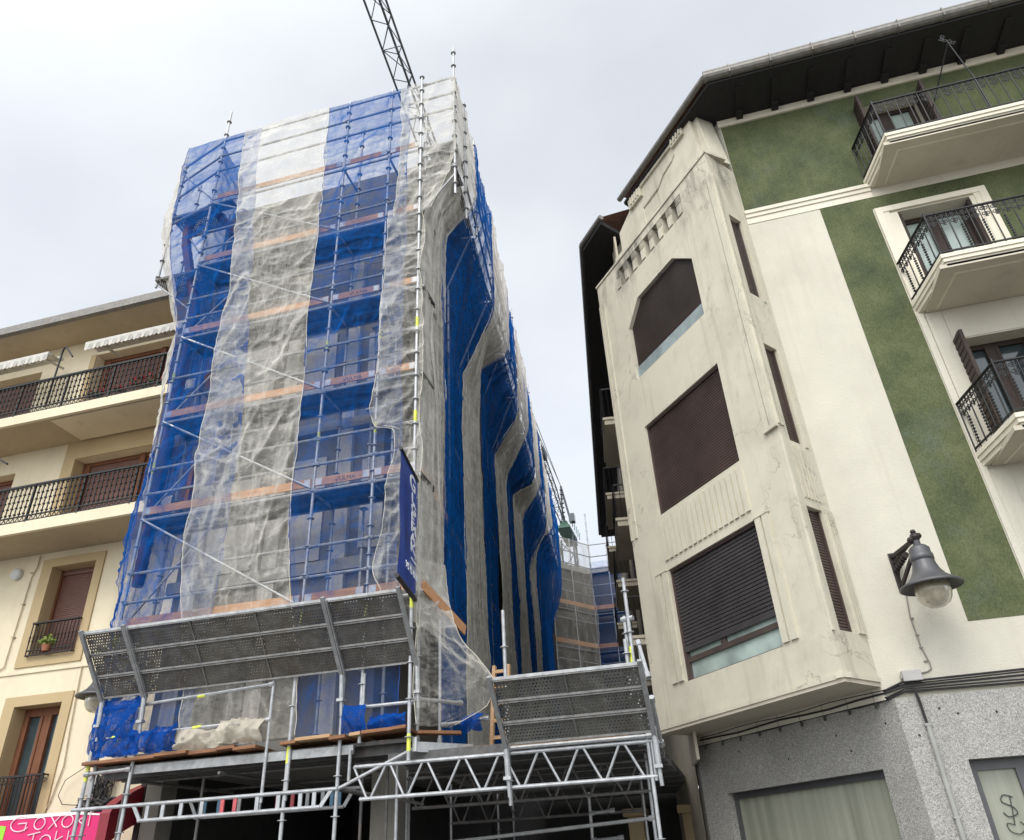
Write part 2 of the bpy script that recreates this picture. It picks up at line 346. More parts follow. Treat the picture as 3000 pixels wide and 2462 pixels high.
def build_each(s, name, mat, parent, key=None, bevel=0):
    """every separate piece of the builder (or every group that shares a key of its centre) becomes a part of its own"""
    par = list(range(len(s.v)))
    def find(i):
        while par[i] != i: par[i] = par[par[i]]; i = par[i]
        return i
    for f in s.f:
        for i in f[1:]: par[find(i)] = find(f[0])
    comp = {}
    for f in s.f: comp.setdefault(find(f[0]), []).append(f)
    groups = {}
    for r, fs in comp.items():
        ids = {i for f in fs for i in f}; c = Vector((0, 0, 0))
        for i in ids: c += Vector(s.v[i])
        groups.setdefault(key(c / len(ids)) if key else r, []).extend(fs)
    out = []
    for fs in groups.values():
        ids = sorted({i for f in fs for i in f}); mp = {i: k for k, i in enumerate(ids)}
        m = MB(); m.v = [s.v[i] for i in ids]; m.f = [[mp[i] for i in f] for f in fs]; out.append(m.build(name, mat, parent, bevel=bevel))
    return out
MB.build_each = build_each
def tag(o, label, cat, group=None):
    o['label'] = label; o['category'] = cat
    if group: o['group'] = group
    return o
def struct(o, kind='structure'): o['kind'] = kind; return o
def thing(name, label, cat, loc=(0, 0, 0), group=None):
    o = bpy.data.objects.new(name, None); COL.objects.link(o); o.location = loc; o.empty_display_size = .2
    ORG[o.name] = Vector(loc); return tag(o, label, cat, group)
def frame(o, az):
    """local frame: u along azimuth az (degrees), d into the wall (right of u), z up"""
    a = R(az); e = (math.cos(a), math.sin(a)); n = (e[1], -e[0])
    return lambda u, d, z: (o[0] + e[0] * u + n[0] * d, o[1] + e[1] * u + n[1] * d, z)
def write(body, size, T, mat, name, parent, extrude=.003, align='LEFT', bold=0.):
    cu = bpy.data.curves.new(name, 'FONT'); cu.body = body; cu.size = size; cu.extrude = extrude; cu.align_x = align; cu.offset = bold
    o = bpy.data.objects.new(name, cu); COL.objects.link(o)
    bpy.context.view_layer.update()
    me = bpy.data.meshes.new_from_object(o.evaluated_get(bpy.context.evaluated_depsgraph_get())); bpy.data.objects.remove(o); bpy.data.curves.remove(cu)
    me.transform(T)
    org = ORG.get(parent.name, Vector((0, 0, 0))); me.transform(Matrix.Translation(-org))
    me.name = name; me.materials.clear(); me.materials.append(MT[mat])
    q = bpy.data.objects.new(name, me); COL.objects.link(q); q.parent = parent; ORG[q.name] = org
    return q
def slats(mb, u0, u1, z0, z1, d, pitch=.045, depth=.012):
    n = max(2, int(round((z1 - z0) / pitch))); h = (z1 - z0) / n
    for i in range(n):
        a = z0 + i * h; b = a + h
        mb.add([(u0, d - depth, a + .004), (u1, d - depth, a + .004), (u1, d - depth, b - h * .35), (u0, d - depth, b - h * .35), (u0, d, b), (u1, d, b), (u0, d, a), (u1, d, a)],
               [(0, 1, 2, 3), (3, 2, 5, 4), (6, 7, 1, 0)])
    return mb

# value noise for cloth
def vnoise(u, v, seed):
    def h(i, j):
        k = (i.astype(np.int64) * 374761393 + j.astype(np.int64) * 668265263 + seed * 974634777) & 0x7fffffff
        k = ((k ^ (k >> 13)) * 1274126177) & 0x7fffffff
        return ((k ^ (k >> 16)) & 0xffff) / 65535.
    i = np.floor(u); j = np.floor(v); a = u - i; b = v - j; a = a * a * (3 - 2 * a); b = b * b * (3 - 2 * b)
    return (h(i, j) * (1 - a) + h(i + 1, j) * a) * (1 - b) + (h(i, j + 1) * (1 - a) + h(i + 1, j + 1) * a) * b
def ridged(u, v, seed): return 1 - np.abs(2 * vnoise(u, v, seed) - 1)
def cloth(name, mat, left, right, label, cat='net', group=None, cell=.035, amp=1., seed=1, normal=None, billow=.06, lifts=None, pinch=None, parent=None, diag=.5, clip=False, pin=False, drape=False, hem=True):
    """a hung strip of netting between two edge polylines (same count, top to bottom), creased for real"""
    Lp, Rp = np.array(left, float), np.array(right, float)
    seg = np.linalg.norm(np.diff((Lp + Rp) / 2, axis=0), axis=1); cum = np.concatenate([[0], np.cumsum(seg)]); H = cum[-1]
    Wd = np.mean(np.linalg.norm(Lp - Rp, axis=1))
    ny = max(4, int(H / cell)); nx = max(3, int(Wd / cell))
    t = np.linspace(0, H, ny + 1)
    A = np.stack([np.interp(t, cum, Lp[:, k]) for k in range(3)], 1); B = np.stack([np.interp(t, cum, Rp[:, k]) for k in range(3)], 1)
    # soften the corners of the edge polylines
    ker = np.hanning(max(3, int((.2 if drape else .35) / cell)) | 1); ker /= ker.sum(); p = len(ker) // 2
    sm = lambda X: np.stack([np.convolve(np.pad(X[:, k], p, mode='edge'), ker, 'valid') for k in range(3)], 1)
    A, B = sm(A), sm(B)
    s = np.linspace(0, 1, nx + 1)
    P = A[:, None, :] * (1 - s)[None, :, None] + B[:, None, :] * s[None, :, None]
    U = (s * Wd)[None, :] + np.zeros((ny + 1, 1)); V = t[:, None] + np.zeros((1, nx + 1))
    # wobble of the free edges in the sheet's own plane
    ex = (B - A); ex /= np.linalg.norm(ex, axis=1)[:, None] + 1e-9
    wob = (vnoise(V * 1.3, V * 0 + 3.3, seed + 40) - .5) * .10 + (vnoise(V * 4, V * 0 + 1.3, seed + 41) - .5) * .035
    wob2 = (vnoise(V * 1.2, V * 0 + 7.3, seed + 42) - .5) * .10 + (vnoise(V * 4, V * 0 + 5.3, seed + 43) - .5) * .035
    S = s[None, :]
    P += ex[:, None, :] * (wob * (1 - S) ** 3 + wob2 * S ** 3)[:, :, None]
    if normal is None:
        dn = np.gradient((A + B) / 2, axis=0); nn = np.cross(dn, ex); nn /= np.linalg.norm(nn, axis=1)[:, None] + 1e-9
    else: nn = np.tile(np.array(normal, float) / np.linalg.norm(normal), (ny + 1, 1))
    k = amp
    wu = U + .35 * vnoise(U * 1.1, V * .7, seed + 5); wv = V + .5 * vnoise(U * .9, V * .8, seed + 6)
    D = (vnoise(wu * .9, wv * .45, seed) - .5) * billow * 2
    D += k * .060 * (ridged(wu * 1.9 + wv * diag * .8, wv * .5 - wu * .3, seed + 1) ** 4 - .2)
    D += k * .042 * (ridged(wu * 3.6 - wv * diag, wv * 1.0 + wu * .6, seed + 2) ** 4 - .2)
    D += k * .030 * (ridged(wu * 1.2 + wv * 2.2, wv * 2.6 - wu * 1.1, seed + 7) ** 4 - .2)
    if drape: D = (vnoise(wu * .9, wv * .2, seed) - .5) * billow * 2 + k * .09 * (ridged(wu * 2.6, wv * .16, seed + 21) ** 2 - .3) + k * .05 * (ridged(wu * 6.5, wv * .3 + 4, seed + 22) ** 2 - .3)
    D += k * .020 * (ridged(wu * 7.5 + wv * 1.5, wv * 3.0 - wu, seed + 3) ** 2 - .4)
    D += k * .007 * (vnoise(U * 22, V * 16, seed + 4) - .5) * 2
    if lifts:
        zz = P[:, :, 2]; g = np.ones_like(zz)
        for z in lifts: g = np.minimum(g, .25 + .75 * np.clip(np.abs(zz - z) / .55, 0, 1))
        D *= g
    D = D * np.clip((P[:, :, 2] - 4.0) / 1.5, .5, 1) if clip else D
    D = np.maximum(D + .035, -.012 + .006 * vnoise(U * 6, V * 3, seed + 9)) if clip else D
    if pin: D = D * np.minimum(1, (S * Wd / .7)) - .02 * (S < .1)
    P += nn[:, None, :] * D[:, :, None]
    vs = P.reshape(-1, 3); W_ = nx + 1
    i, j = np.meshgrid(np.arange(ny), np.arange(nx), indexing='ij'); q = (i * W_ + j).ravel()
    fs = np.stack([q, q + 1, q + W_ + 1, q + W_], 1)
    org = np.array(ORG.get(parent.name, Vector((0, 0, 0)))) if parent is not None else np.zeros(3)
    me = bpy.data.meshes.new(name); me.vertices.add(len(vs)); me.vertices.foreach_set('co', (vs - org).ravel().astype(np.float32))
    me.loops.add(fs.size); me.polygons.add(len(fs)); me.loops.foreach_set('vertex_index', fs.ravel().astype(np.int32))
    me.polygons.foreach_set('loop_start', np.arange(0, fs.size, 4, dtype=np.int32)); me.polygons.foreach_set('use_smooth', [True] * len(fs))
    me.update(calc_edges=True); me.materials.append(MT[mat])
    o = bpy.data.objects.new(name, me); COL.objects.link(o)
    if parent is not None: o.parent = parent
    ORG[o.name] = Vector(org)
    if label: tag(o, label, cat, group)
    if hem:
        st = max(1, int(.09 / cell))
        for c in (0, nx): MB().path([Vector(p) for p in P[::st, c]], .0055, 5).build('hem', 'hem_blue' if 'blue' in mat else 'hem_white', o)
    return o

# ------------------------------------------------------------------ ground
struct(MB().add([(-220, -160, 0), (220, -160, 0), (220, 260, 0), (-220, 260, 0)], [(0, 1, 2, 3)]).build('ground', 'paving'))
struct(MB().box(-60, -4.6, 8.9, 11.4, .004, .13).build('pavement', 'conc'))

# ------------------------------------------------------------------ right corner house
YR = 11.5
RT = lambda u, d, z: (u, YR + d, z)                       # main front
CH = frame((2.14, 11.5), 128.9)                           # chamfered corner front: u away from the corner
house = thing('corner_house', 'cream and green corner house with a glazed oriel, granite ground floor and iron balconies', 'house', (2.14, 11.5, 0))
doorholes = [(4.72, 5.90, 12.55, 14.45), (4.70, 5.92, 9.38, 11.55), (4.72, 5.9, 6.55, 8.62)]
wall = MB(RT)
wall.panel(0 + 2.14, 14, 3.27, 15.2, doorholes, .38)
MB(CH).panel(0, 4.45, 3.27, 15.2, [], .3).build('chamfer_wall', 'cream', house)
wall.build('wall', 'cream', house)
MB().prism([(2.3, 12.2), (14, 12.2), (14, 24), (-1.6, 24), (-.35, 15.3)], 3.3, 15.1).build('inner_core', 'dark', house)  # unseen solid added inside the house to block light
# green painted fields, laid a few mm proud of the cream render
g = MB(RT)
for a, b, c, d in ((2.15, 14, 12.40, 14.83), (3.46, 4.32, 4.17, 12.02), (4.32, 4.34, 11.72, 12.02), (4.34, 6.2, 11.74, 12.02), (6.2, 14, 4.17, 12.02)):
    hs = [h for h in doorholes if h[0] < b and h[1] > a and h[2] < d and h[3] > c]
    for x0, x1 in zip([a] + [h[1] for h in hs], [h[0] for h in hs] + [b]):
        g.box(x0, x1, -.006, .004, c, d)
    for h in hs:
        if h[3] < d: g.box(h[0], h[1], -.006, .004, h[3], d)
        if h[2] > c: g.box(h[0], h[1], -.006, .004, c, h[2])
g.build_each('green_field', 'green', house)
# cornice, mouldings
c = MB(RT)
c.box(2.14, 4.42, -.012, 0, 12.02, 12.17).box(2.14, 4.42, -.035, 0, 12.17, 12.26).box(2.14, 4.42, -.06, 0, 12.26, 12.34).box(7.3, 14, -.06, 0, 12.05, 12.36)
c.build('cornice', 'cream_trim', house)
c = MB(RT); c.box(2.1, 14, -.035, 0, 14.84, 15.03); c.build('wall_moulding', 'cream_trim', house)
# granite ground floor: main front and chamfer
gr = MB(RT); gr.T = lambda u, d, z: (u, YR - .05 + d, z)
gr.panel(2.25, 14, 0, 3.27, [(2.89, 5.2, 0, 2.48)], .28)
gr.build('granite_base', 'granite', house)
GC = frame((2.25, 11.45), 128.9)
gc = MB(GC); gc.panel(0, 4.45, 0, 3.27, [(.50, 3.80, .6, 2.47)], .22)
gc.add([(0, 0, 3.27), (4.45, 0, 3.27), (4.45, .4, 3.27), (0, .4, 3.27)], [(0, 1, 2, 3)])
o = gc.build('granite_base', 'granite', house)
MB(lambda u, d, z: (u, 11.45 + d, z)).add([(2.25, 0, 3.27), (14, 0, 3.27), (14, .1, 3.27), (2.25, .1, 3.27)], [(0, 1, 2, 3)]).build('granite_ledge', 'granite', house)
bh = MB()
for u, z in ((.25, 3.0), (.95, 2.75), (1.15, 2.98), (2.2, 2.8), (3.3, 3.05)): q = GC(u, -.002, z); p = GC(u, .01, z); bh.tube(q, p, .016, 8)
for x, z in ((2.95, 3.02), (3.4, 3.0), (2.42, 2.8), (2.75, 3.1)): bh.tube((x, 11.447, z), (x, 11.46, z), .016, 8)
bh.build_each('drill_hole', 'cable', house)
# shop window on the chamfer, shop door on the main front
sw = MB(GC); 
for a, b, c0, d in ((.50, .56, .6, 2.47), (3.74, 3.80, .6, 2.47), (.56, 3.74, 2.38, 2.47)): sw.box(a, b, .12, .2, c0, d)
sw = sw.build('shop_window', 'lamp', house)
MB(GC).add([(.5, .17, .6), (3.8, .17, .6), (3.8, .17, 2.47), (.5, .17, 2.47)], [(0, 1, 2, 3)]).build('pane', 'glass_store', sw)
GM = lambda u, d, z: (u, 11.45 + d, z)
sd = MB(GM); sd.box(2.89, 3.0, .2, .27, 0, 2.48).box(3.0, 5.2, .2, .27, 2.36, 2.48).box(3.44, 3.56, .19, .27, 0, 2.36).box(3.56, 3.62, .15, .27, 0, 2.36).box(3.66, 3.72, .17, .27, 0, 2.36)
sd = sd.build('shop_door', 'lamp', house)
MB(GM).add([(2.9, .25, 0), (5.2, .25, 0), (5.2, .25, 2.4), (2.9, .25, 2.4)], [(0, 1, 2, 3)]).build('pane', 'glass_store', sd)
gf = MB(GM)
def loop(cx, cz, pts):
    out = []
    for i in range(len(pts) - 1):
        p0, p1, p2, p3 = pts[max(0, i - 1)], pts[i], pts[i + 1], pts[min(len(pts) - 1, i + 2)]
        for k in range(7):
            t = k / 7; out.append([.5 * (2 * b + (c - a) * t + (2 * a - 5 * b + 4 * c - d) * t * t + (3 * b - a - 3 * c + d) * t ** 3) for a, b, c, d in zip(p0, p1, p2, p3)])
    return [(cx + x, .235, cz + z) for x, z in out + [pts[-1]]]
gf.path(loop(3.23, 1.88, [(.08, .16), (-.02, .19), (-.06, .12), (.05, .05), (.07, -.02), (-.03, -.05), (-.08, 0)]), .006, 5)
gf.path(loop(3.26, 1.86, [(.02, .2), (.0, .05), (-.03, -.12)]), .006, 5); gf.path(loop(3.20, 1.74, [(.1, .03), (.14, -.03), (.06, -.1), (-.04, -.06), (-.05, .02), (.03, .0)]), .005, 5)
gf.build('scribble', 'graffiti', sd)

# --- the oriel (bay)
BW, BD = 4.33, .85
BO = (1.61, 10.83)
BF = frame(BO, 128.9)                                     # u away from the near corner, d into the wall
e = (math.cos(R(128.9)), math.sin(R(128.9)))
sa = math.degrees(math.atan2(.67, .53))
BS = lambda u, d, z: (BO[0] + math.cos(R(sa)) * u - math.sin(R(sa)) * d, BO[1] + math.sin(R(sa)) * u + math.cos(R(sa)) * d, z)
holes = [(.94, 3.33, 4.12, 6.07), (.96, 3.34, 7.13, 9.08), (1.0, 3.34, 10.22, 12.07)]
bay = MB(BF); bay.panel(0, BW, 3.5, 12.72, holes, .17)
bay.add([(BW, 0, 3.5), (BW, BD, 3.5), (BW, BD, 13.5), (BW, 0, 13.5)], [(0, 1, 2, 3)])
for a, b in ((0, .93), (3.47, BW)): bay.panel(a, b, 12.72, 13.5, [], .1)
bay.panel(.93, 3.47, 13.3, 13.5, [], .1)
# arch shoulders of the top window
bay.plate([(3.34, 11.56), (3.34, 12.07), (2.86, 12.07)], 0, .17); bay.plate([(1.0, 11.59), (1.55, 12.07), (1.0, 12.07)], 0, .17)
bay = bay.build('oriel', 'cream_bay', house)
sholes = [(.21, .60, 4.13, 5.96), (.25, .61, 7.08, 8.95), (.26, .62, 10.05, 11.97)]
bs = MB(lambda u, d, z: BS(u, d, z)); bs.panel(0, .854, 3.5, 13.5, sholes, .12); bs.build('oriel_side', 'cream_bay', bay)
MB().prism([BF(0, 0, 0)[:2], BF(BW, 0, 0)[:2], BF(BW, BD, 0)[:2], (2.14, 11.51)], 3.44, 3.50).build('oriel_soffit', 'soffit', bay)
t = MB(BF); t.box(-.02, BW + .02, -.02, .12, 3.49, 3.56); t.T = BS; t.box(-.02, .85, -.02, .1, 3.495, 3.565)
t.build('lower_moulding', 'cream_bay', bay)
# roller shutters: front
for (a, b, c, d), mat, low in zip(holes, ('shutter_grey', 'shutter_red', 'shutter'), (4.65, 7.16, 10.54)):
    mb = MB(BF)
    if d > 12:
        zz = 10.5; n = 44
        for i in range(n):
            z0 = low + (12.07 - low) * i / n; z1 = low + (12.07 - low) * (i + 1) / n; k = max(0, (z0 - 11.57) / .5)
            slats(mb, a + .02 + k * .55, b - .02 - k * .48, z0, z1, .10, .06, .016)
    else: slats(mb, a + .02, b - .02, low, d, .10, .062 if c < 5 else .05, .018 if c < 5 else .015)
    mb.box(a + .01, b - .01, .075, .11, low - .05, low)
    mb.build('shutter', mat, bay)
    if d < 12: MB(BF).box(a, a + .03, .05, .12, c, d).box(b - .03, b, .05, .12, c, d).box(a + .03, b - .03, .05, .12, d - .05, d).build('shutter_guide', 'guide', bay)
    if low > c + .1:
        f = MB(BF); f.box(a, a + .05, .10, .16, c, low).box(b - .05, b, .10, .16, c, low)
        if c < 5: f.box(a + .05, b - .05, .10, .16, c + .31, c + .39).box(a + 1.32, a + 1.44, .10, .16, c + .39, low)
        f.box(a + .05, b - .05, .10, .16, c, c + .04)
        f.build('window_frame', 'shutter', bay)
        yd = .145 if c < 5 else .06
        MB(BF).add([(a, yd, c), (b, yd, c), (b, yd, low), (a, yd, low)], [(0, 1, 2, 3)]).build('pane', 'glass_pale' if c < 5 else 'glass_bright', bay)
    MB(BF).add([(a - .02, .168, c), (b + .02, .168, c), (b + .02, .168, d), (a - .02, .168, d)], [(0, 1, 2, 3)]).build('window_back', 'dark', bay)
for (a, b, c, d), mat in zip(sholes, ('shutter_red', 'shutter_red', 'shutter')):
    mb = MB(BS); slats(mb, a, b, c, d, .09, .045, .012); mb.box(b - .03, b, .05, .09, c, d); mb.build('shutter', mat, bay)
# flutes under the middle windows, pilaster strips, balustrade
f = MB(BF)
n = 17
for i in range(n):
    u = 1.0 + (3.28 - 1.0) * i / (n - 1); f.box(u - .048, u + .048, -.030, .004, 6.24, 7.03)
f.T = BS
for i in range(5): u = .25 + i * .085; f.box(u - .02, u + .02, -.022, .004, 6.10, 7.0)
f.build_each('flute', 'cream_bay', bay)
f = MB(BF)
for z0, z1, zz in ((4.15, 6.06, 1),):
    for a, b in ((.60, .74), (.78, .90), (3.36, 3.50), (3.54, 3.68)): f.box(a, b, -.035, .004, z0, z1)
    f.box(.58, .93, -.045, -.0, z1, z1 + .03).box(3.34, 3.71, -.045, 0, z1, z1 + .03)
for a, b in ((.0, .10), (.13, .24)): f.box(a, b, -.035 - (.02 if a < .05 else 0), .004, 7.30, 12.9)
f.box(-.03, .27, -.06, 0, 7.24, 7.30)
for a, b in ((BW - .07, BW), (BW - .22, BW - .12)): f.box(a, b, -.022, .004, 7.0, 12.9)
f.T = BS
for a, b in ((.655, .70), (.72, .765), (.785, .83)): f.box(a, b, -.03, .004, 4.13, 5.98)
f.box(.0, .06, -.03, .004, 4.1, 7.1).box(.64, .72, -.02, .004, 7.05, 8.97).box(0.0, .05, -.04, .004, 7.3, 12.9).box(.09, .16, -.028, .004, 7.3, 12.9).box(.64, .7, -.02, .004, 10.0, 11.97)
f.build_each('pilaster_strip', 'cream_bay', bay)
f = MB(BF)
f.panel(.93, 3.47, 12.72, 12.76, [], .2); f.box(.93, 3.47, 0.01, .2, 12.74, 12.758)
MB(BF).box(.93, 3.47, .175, .2, 12.72, 13.32).build('balustrade_gap_shade', 'dark', bay)  # dark plate paints the shade between the balusters
for i in range(8):
    u = 1.0 + i * .345
    f.box(u - .05, u + .11, .012, .17, 12.762, 13.30)
    for z0, z1 in ((12.80, 13.06),): f.box(u - .035, u + .095, -.012, .012, z0, z1)
    for k in range(3): f.box(u - .05, u + .11, -.004, .012, 13.12 + .055 * k, 13.15 + .055 * k)
f.build('balustrade', 'cream_bay', bay)
f = MB(BF); f.box(-.012, BW + .02, -.025, .5, 13.50, 13.555)
f.build('coping', 'cream_bay', bay)
MB().prism([BF(.03, .02, 0)[:2], BF(BW, .02, 0)[:2], BF(BW, BD, 0)[:2], (2.12, 11.52)], 13.3, 13.49).build('oriel_roof', 'cream_bay', bay)
# attic gable above the oriel
PD = .22
f = MB(BF); f.plate([(.30, 13.58), (3.72, 13.58), (3.72, 14.0), (3.40, 14.0), (3.40, 14.55), (2.86, 14.80), (2.80, 15.12), (.42, 15.30)], PD, PD + .5)
f.plate([(.1, 13.58), (.30, 13.58), (.42, 15.30), (.3, 15.3)], PD + .1, PD + .5)
f.box(.62, 1.04, PD - .07, PD, 14.88, 15.14).box(2.30, 2.80, PD - .07, PD, 14.72, 15.0)
for u0, z0 in ((.66, 14.93), (2.36, 14.78)):
    for k in range(4): f.box(u0 + k * .095, u0 + .045 + k * .095, PD - .10, PD - .07, z0, z0 + .2)
f.box(1.04, 2.30, PD - .05, PD, 14.98, 15.08)
f.path([(1.04, PD - .01, 14.72), (1.15, PD - .01, 14.62), (1.5, PD - .01, 14.56), (1.75, PD - .01, 14.38), (2.35, PD - .01, 14.36), (2.35, PD - .01, 13.9), (2.35, PD - .01, 13.6)], .022, 5)
f.build('gable', 'cream_bay', house)
# eave boards, rafter ends, gutter, roof
ev = MB().prism([(14, 10.52), (1.97, 10.52), (-.12, 13.22), (.42, 14.0), (2.3, 12.0), (14, 12.0)], 15.06, 15.14)
ev.build('eave', 'eave_wood', house)
rf = MB()
for i in range(17): x = 2.5 + i * .72; rf.box(x, x + .13, 10.75, 11.464, 15.01, 15.06); rf.box(x, x + .13, 11.28, 11.464, 14.93, 15.01)
rf.build_each('rafter_end', 'eave_wood', house, lambda c: round((c.x - 2.565) / .72))
gt = MB()
gp = [(14, 10.47, 15.22), (1.90, 10.47, 15.22), (-.22, 13.2, 15.22)]
gt.path(gp[:2], .105, 12); gt.path(gp[1:], .065, 10); 
for i in range(15): x = 2.4 + i * .8; gt.box(x, x + .02, 10.36, 10.58, 15.105, 15.335)
gt.box(1.9, 14, 10.40, 10.56, 15.31, 15.345)
gt.build('gutter', 'gutter', house, smooth=False)
MB().add([(14, 10.5, 15.36), (1.93, 10.5, 15.36), (-.18, 13.22, 15.36), (.8, 14.6, 15.9), (3.2, 14.0, 17.0), (14, 14.0, 17.0), (14, 24, 15.4), (3.2, 24, 15.4)], [(0, 1, 4, 5), (1, 2, 3, 4), (5, 4, 7, 6)]).build('roof', 'roof', house)

# --- iron balconies of the main front
def spiral(c, r, turns, a0, sgn, n=14):
    return [(c[0] + r * (1 - .72 * i / n) * math.cos(a0 + sgn * turns * 2 * math.pi * i / n), c[1], c[2] + r * (1 - .72 * i / n) * math.sin(a0 + sgn * turns * 2 * math.pi * i / n)) for i in range(n + 1)]
def railing_run(mb, p, q, z0, h, step, scroll=True, twist=True):
    """balusters with paired scrolls under the top rail between plan points p and q"""
    p, q = Vector(p), Vector(q); L = (q - p).length; d = (q - p) / L
    T0 = mb.T
    mb.T = lambda u, dd, z: (p.x + d.x * u, p.y + d.y * u, z) if not isinstance(u, tuple) else u
    mb.T = lambda u, dd, z: (p.x + d.x * u - d.y * dd, p.y + d.y * u + d.x * dd, z)
    mb.box(0, L, -.022, .022, z0 + h - .02, z0 + h); mb.box(0, L, -.014, .014, z0 + .05, z0 + .07)
    n = max(1, round(L / step))
    for i in range(n + 1):
        u = L * i / n; r = .011 if i % 2 == 0 or not twist else .009
        mb.tube((u, 0, z0), (u, 0, z0 + h - .01), r, 6)
        if twist and i % 2:
            for k in range(9): zc = z0 + .1 + k * (h * .55) / 9; mb.box(u - .016, u + .016, -.016, .016, zc, zc + .022)
    if scroll:
        for i in range(n):
            u = L * (i + .5) / n; w = L / n * .30
            for sx in (-1, 1):
                for sz in (-1, 1):
                    c = (u + sx * w * .55, 0, z0 + h - .15 + sz * .062)
                    mb.path(spiral(c, .052, 1.15, math.pi / 2 * sz, sx * sz), .0075, 4)
            mb.tube((u, 0, z0 + h - .27), (u, 0, z0 + h - .02), .007, 5)
    mb.T = T0
def balcony(x0, x1, zb, yf, rail_z, railh, kind):
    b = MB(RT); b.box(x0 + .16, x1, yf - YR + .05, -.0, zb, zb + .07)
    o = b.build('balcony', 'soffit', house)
    m = MB()
    left = [(x0, 11.5), (x0 + .22, yf)]
    for k, (dz0, dz1, off) in enumerate(((0.03, .10, .05), (.10, .17, .02), (.17, .24, .0))):
        p = [(x0 + off, 11.5), (x0 + .22 + off, yf + off), (x1, yf + off), (x1, yf + off + .10), (x0 + .30 + off, yf + off + .10), (x0 + .10 + off, 11.5)]
        m.prism(p, zb + dz0, zb + dz1)
    m.prism([(x0 + .1, 11.5), (x0 + .3, yf + .1), (x1, yf + .1), (x1, 11.5)], zb + .17, zb + .225)
    m.prism([(x0 + .30, 11.42), (x0 + .40, yf + .22), (x1, yf + .22), (x1, yf + .25), (x0 + .43, yf + .25), (x0 + .33, 11.42)], zb - .012, zb)
    m.build('slab_edge', 'cream_trim', o)
    r = MB(); z0 = zb + .25
    railing_run(r, (x0 + .03, 11.46), (x0 + .26, yf + .05), z0, railh, .155, True, kind != 'top')
    railing_run(r, (x0 + .26, yf + .05), (x1, yf + .05), z0, railh, .155 if kind != 'top' else .19, True, kind != 'top')
    r.tube((x0 + .26, yf + .05, z0 - .02), (x0 + .26, yf + .05, z0 + railh + .05), .018, 8)
    if kind == 'top':
        px = x0 + 2.0
        r.tube((px, yf + .05, z0), (px, yf + .05, z0 + railh + .12), .016, 6)
        r.tube((px, yf + .05, z0 + railh), (px - .15, yf - .05, z0 + 1.85), .012, 6)
        r.tube((px - .65, 11.4, z0 + railh - .1), (px - .15, yf - .05, z0 + 1.85), .012, 6)
        for k in range(5): r.path(spiral((px - .15 + .07 * math.cos(k), yf - .05, z0 + 1.8 + .06 * k), .05, 1.2, k, 1), .008, 4)
    r.build('railing', 'iron', o)
    return o
balcony(4.36, 12.0, 12.22, 10.42, 0, .86, 'top')
balcony(4.32, 6.6, 9.24, 10.30, 0, .86, 'mid')
balcony(4.34, 6.6, 6.34, 10.30, 0, .86, 'mid')
# balcony doors: brown casements, inner glass, folded outer shutters
def french_door(x0, x1, z0, z1, pane, leaves=True):
    f = MB(RT)
    for a, b, c, d in ((x0, x0 + .07, z0, z1), (x1 - .07, x1, z0, z1), (x0 + .07, x1 - .07, z1 - .09, z1), ((x0 + x1) / 2 - .05, (x0 + x1) / 2 + .05, z0, z1 - .09), (x0 + .07, x1 - .07, z0, z0 + .22)):
        f.box(a, b, .28, .36, c, d)
    for a in (x0 + .07, (x0 + x1) / 2 + .05): f.box(a, a + .05, .27, .34, z0 + .22, z1 - .09).box(a + (x1 - x0) / 2 - .17, a + (x1 - x0) / 2 - .12, .27, .34, z0 + .22, z1 - .09)
    o = f.build('balcony_door', 'dark_wood', house)
    MB(RT).add([(x0, .33, z0), (x1, .33, z0), (x1, .33, z1), (x0, .33, z1)], [(0, 1, 2, 3)]).build('pane', pane, o)
    if leaves:
        s = MB(RT)
        for x, sg in ((x0, -1), (x1, 1)):
            s.box(x - .02 if sg < 0 else x - .03, x + .03 if sg < 0 else x + .02, -.34, .10, z0, z1 - .02)
            for k in range(int((z1 - z0) / .12)): s.box(x - .03 if sg < 0 else x - .04, x + .04 if sg < 0 else x + .03, -.30, .06, z0 + .06 + k * .12, z0 + .13 + k * .12)
        s.build_each('shutter', 'dark_wood', o, lambda c: c.x > (x0 + x1) / 2)
    return o
french_door(*doorholes[0], 'glass_pale'); french_door(*doorholes[1], 'glass_pale', False); french_door(*doorholes[2], 'glass')
s = MB(RT)
s.box(4.71, 4.76, .02, .30, 9.38, 11.5).box(5.86, 5.91, .02, .30, 9.38, 11.5); s.build_each('door_jamb_shutter', 'dark_wood', house)
# moulded surrounds of the two lower doors
f = MB(RT)
for x0, x1, z0, z1 in ((4.34, 6.20, 9.40, 11.70),):
    f.box(x0, x0 + .12, -.05, 0, z0, z1).box(x0 + .12, x0 + .22, -.035, 0, z0, z1 - .12).box(x0 + .22, x0 + .355, -.02, 0, z0, z1 - .16)
    f.box(x1 - .12, x1, -.05, 0, z0, z1).box(x1 - .22, x1 - .12, -.035, 0, z0, z1 - .12).box(x1 - .295, x1 - .22, -.02, 0, z0, z1 - .16)
    f.box(x0 + .12, x1 - .12, -.049, 0, z1 - .12, z1)
f.build('door_surround', 'cream_trim', house)
f = MB(RT)
f.box(4.335, 4.43, -.03, 0, 4.17, 9.24).box(4.45, 4.52, -.02, 0, 6.55, 9.22).box(4.52, 4.70, -.012, 0, 6.55, 9.22).box(4.43, 4.7, -.012, 0, 4.17, 6.3)
f.box(4.71, 6.2, -.012, 0, 8.64, 9.22).box(5.92, 6.2, -.012, 0, 6.55, 8.64)
f.build('wall_panel', 'cream', house)

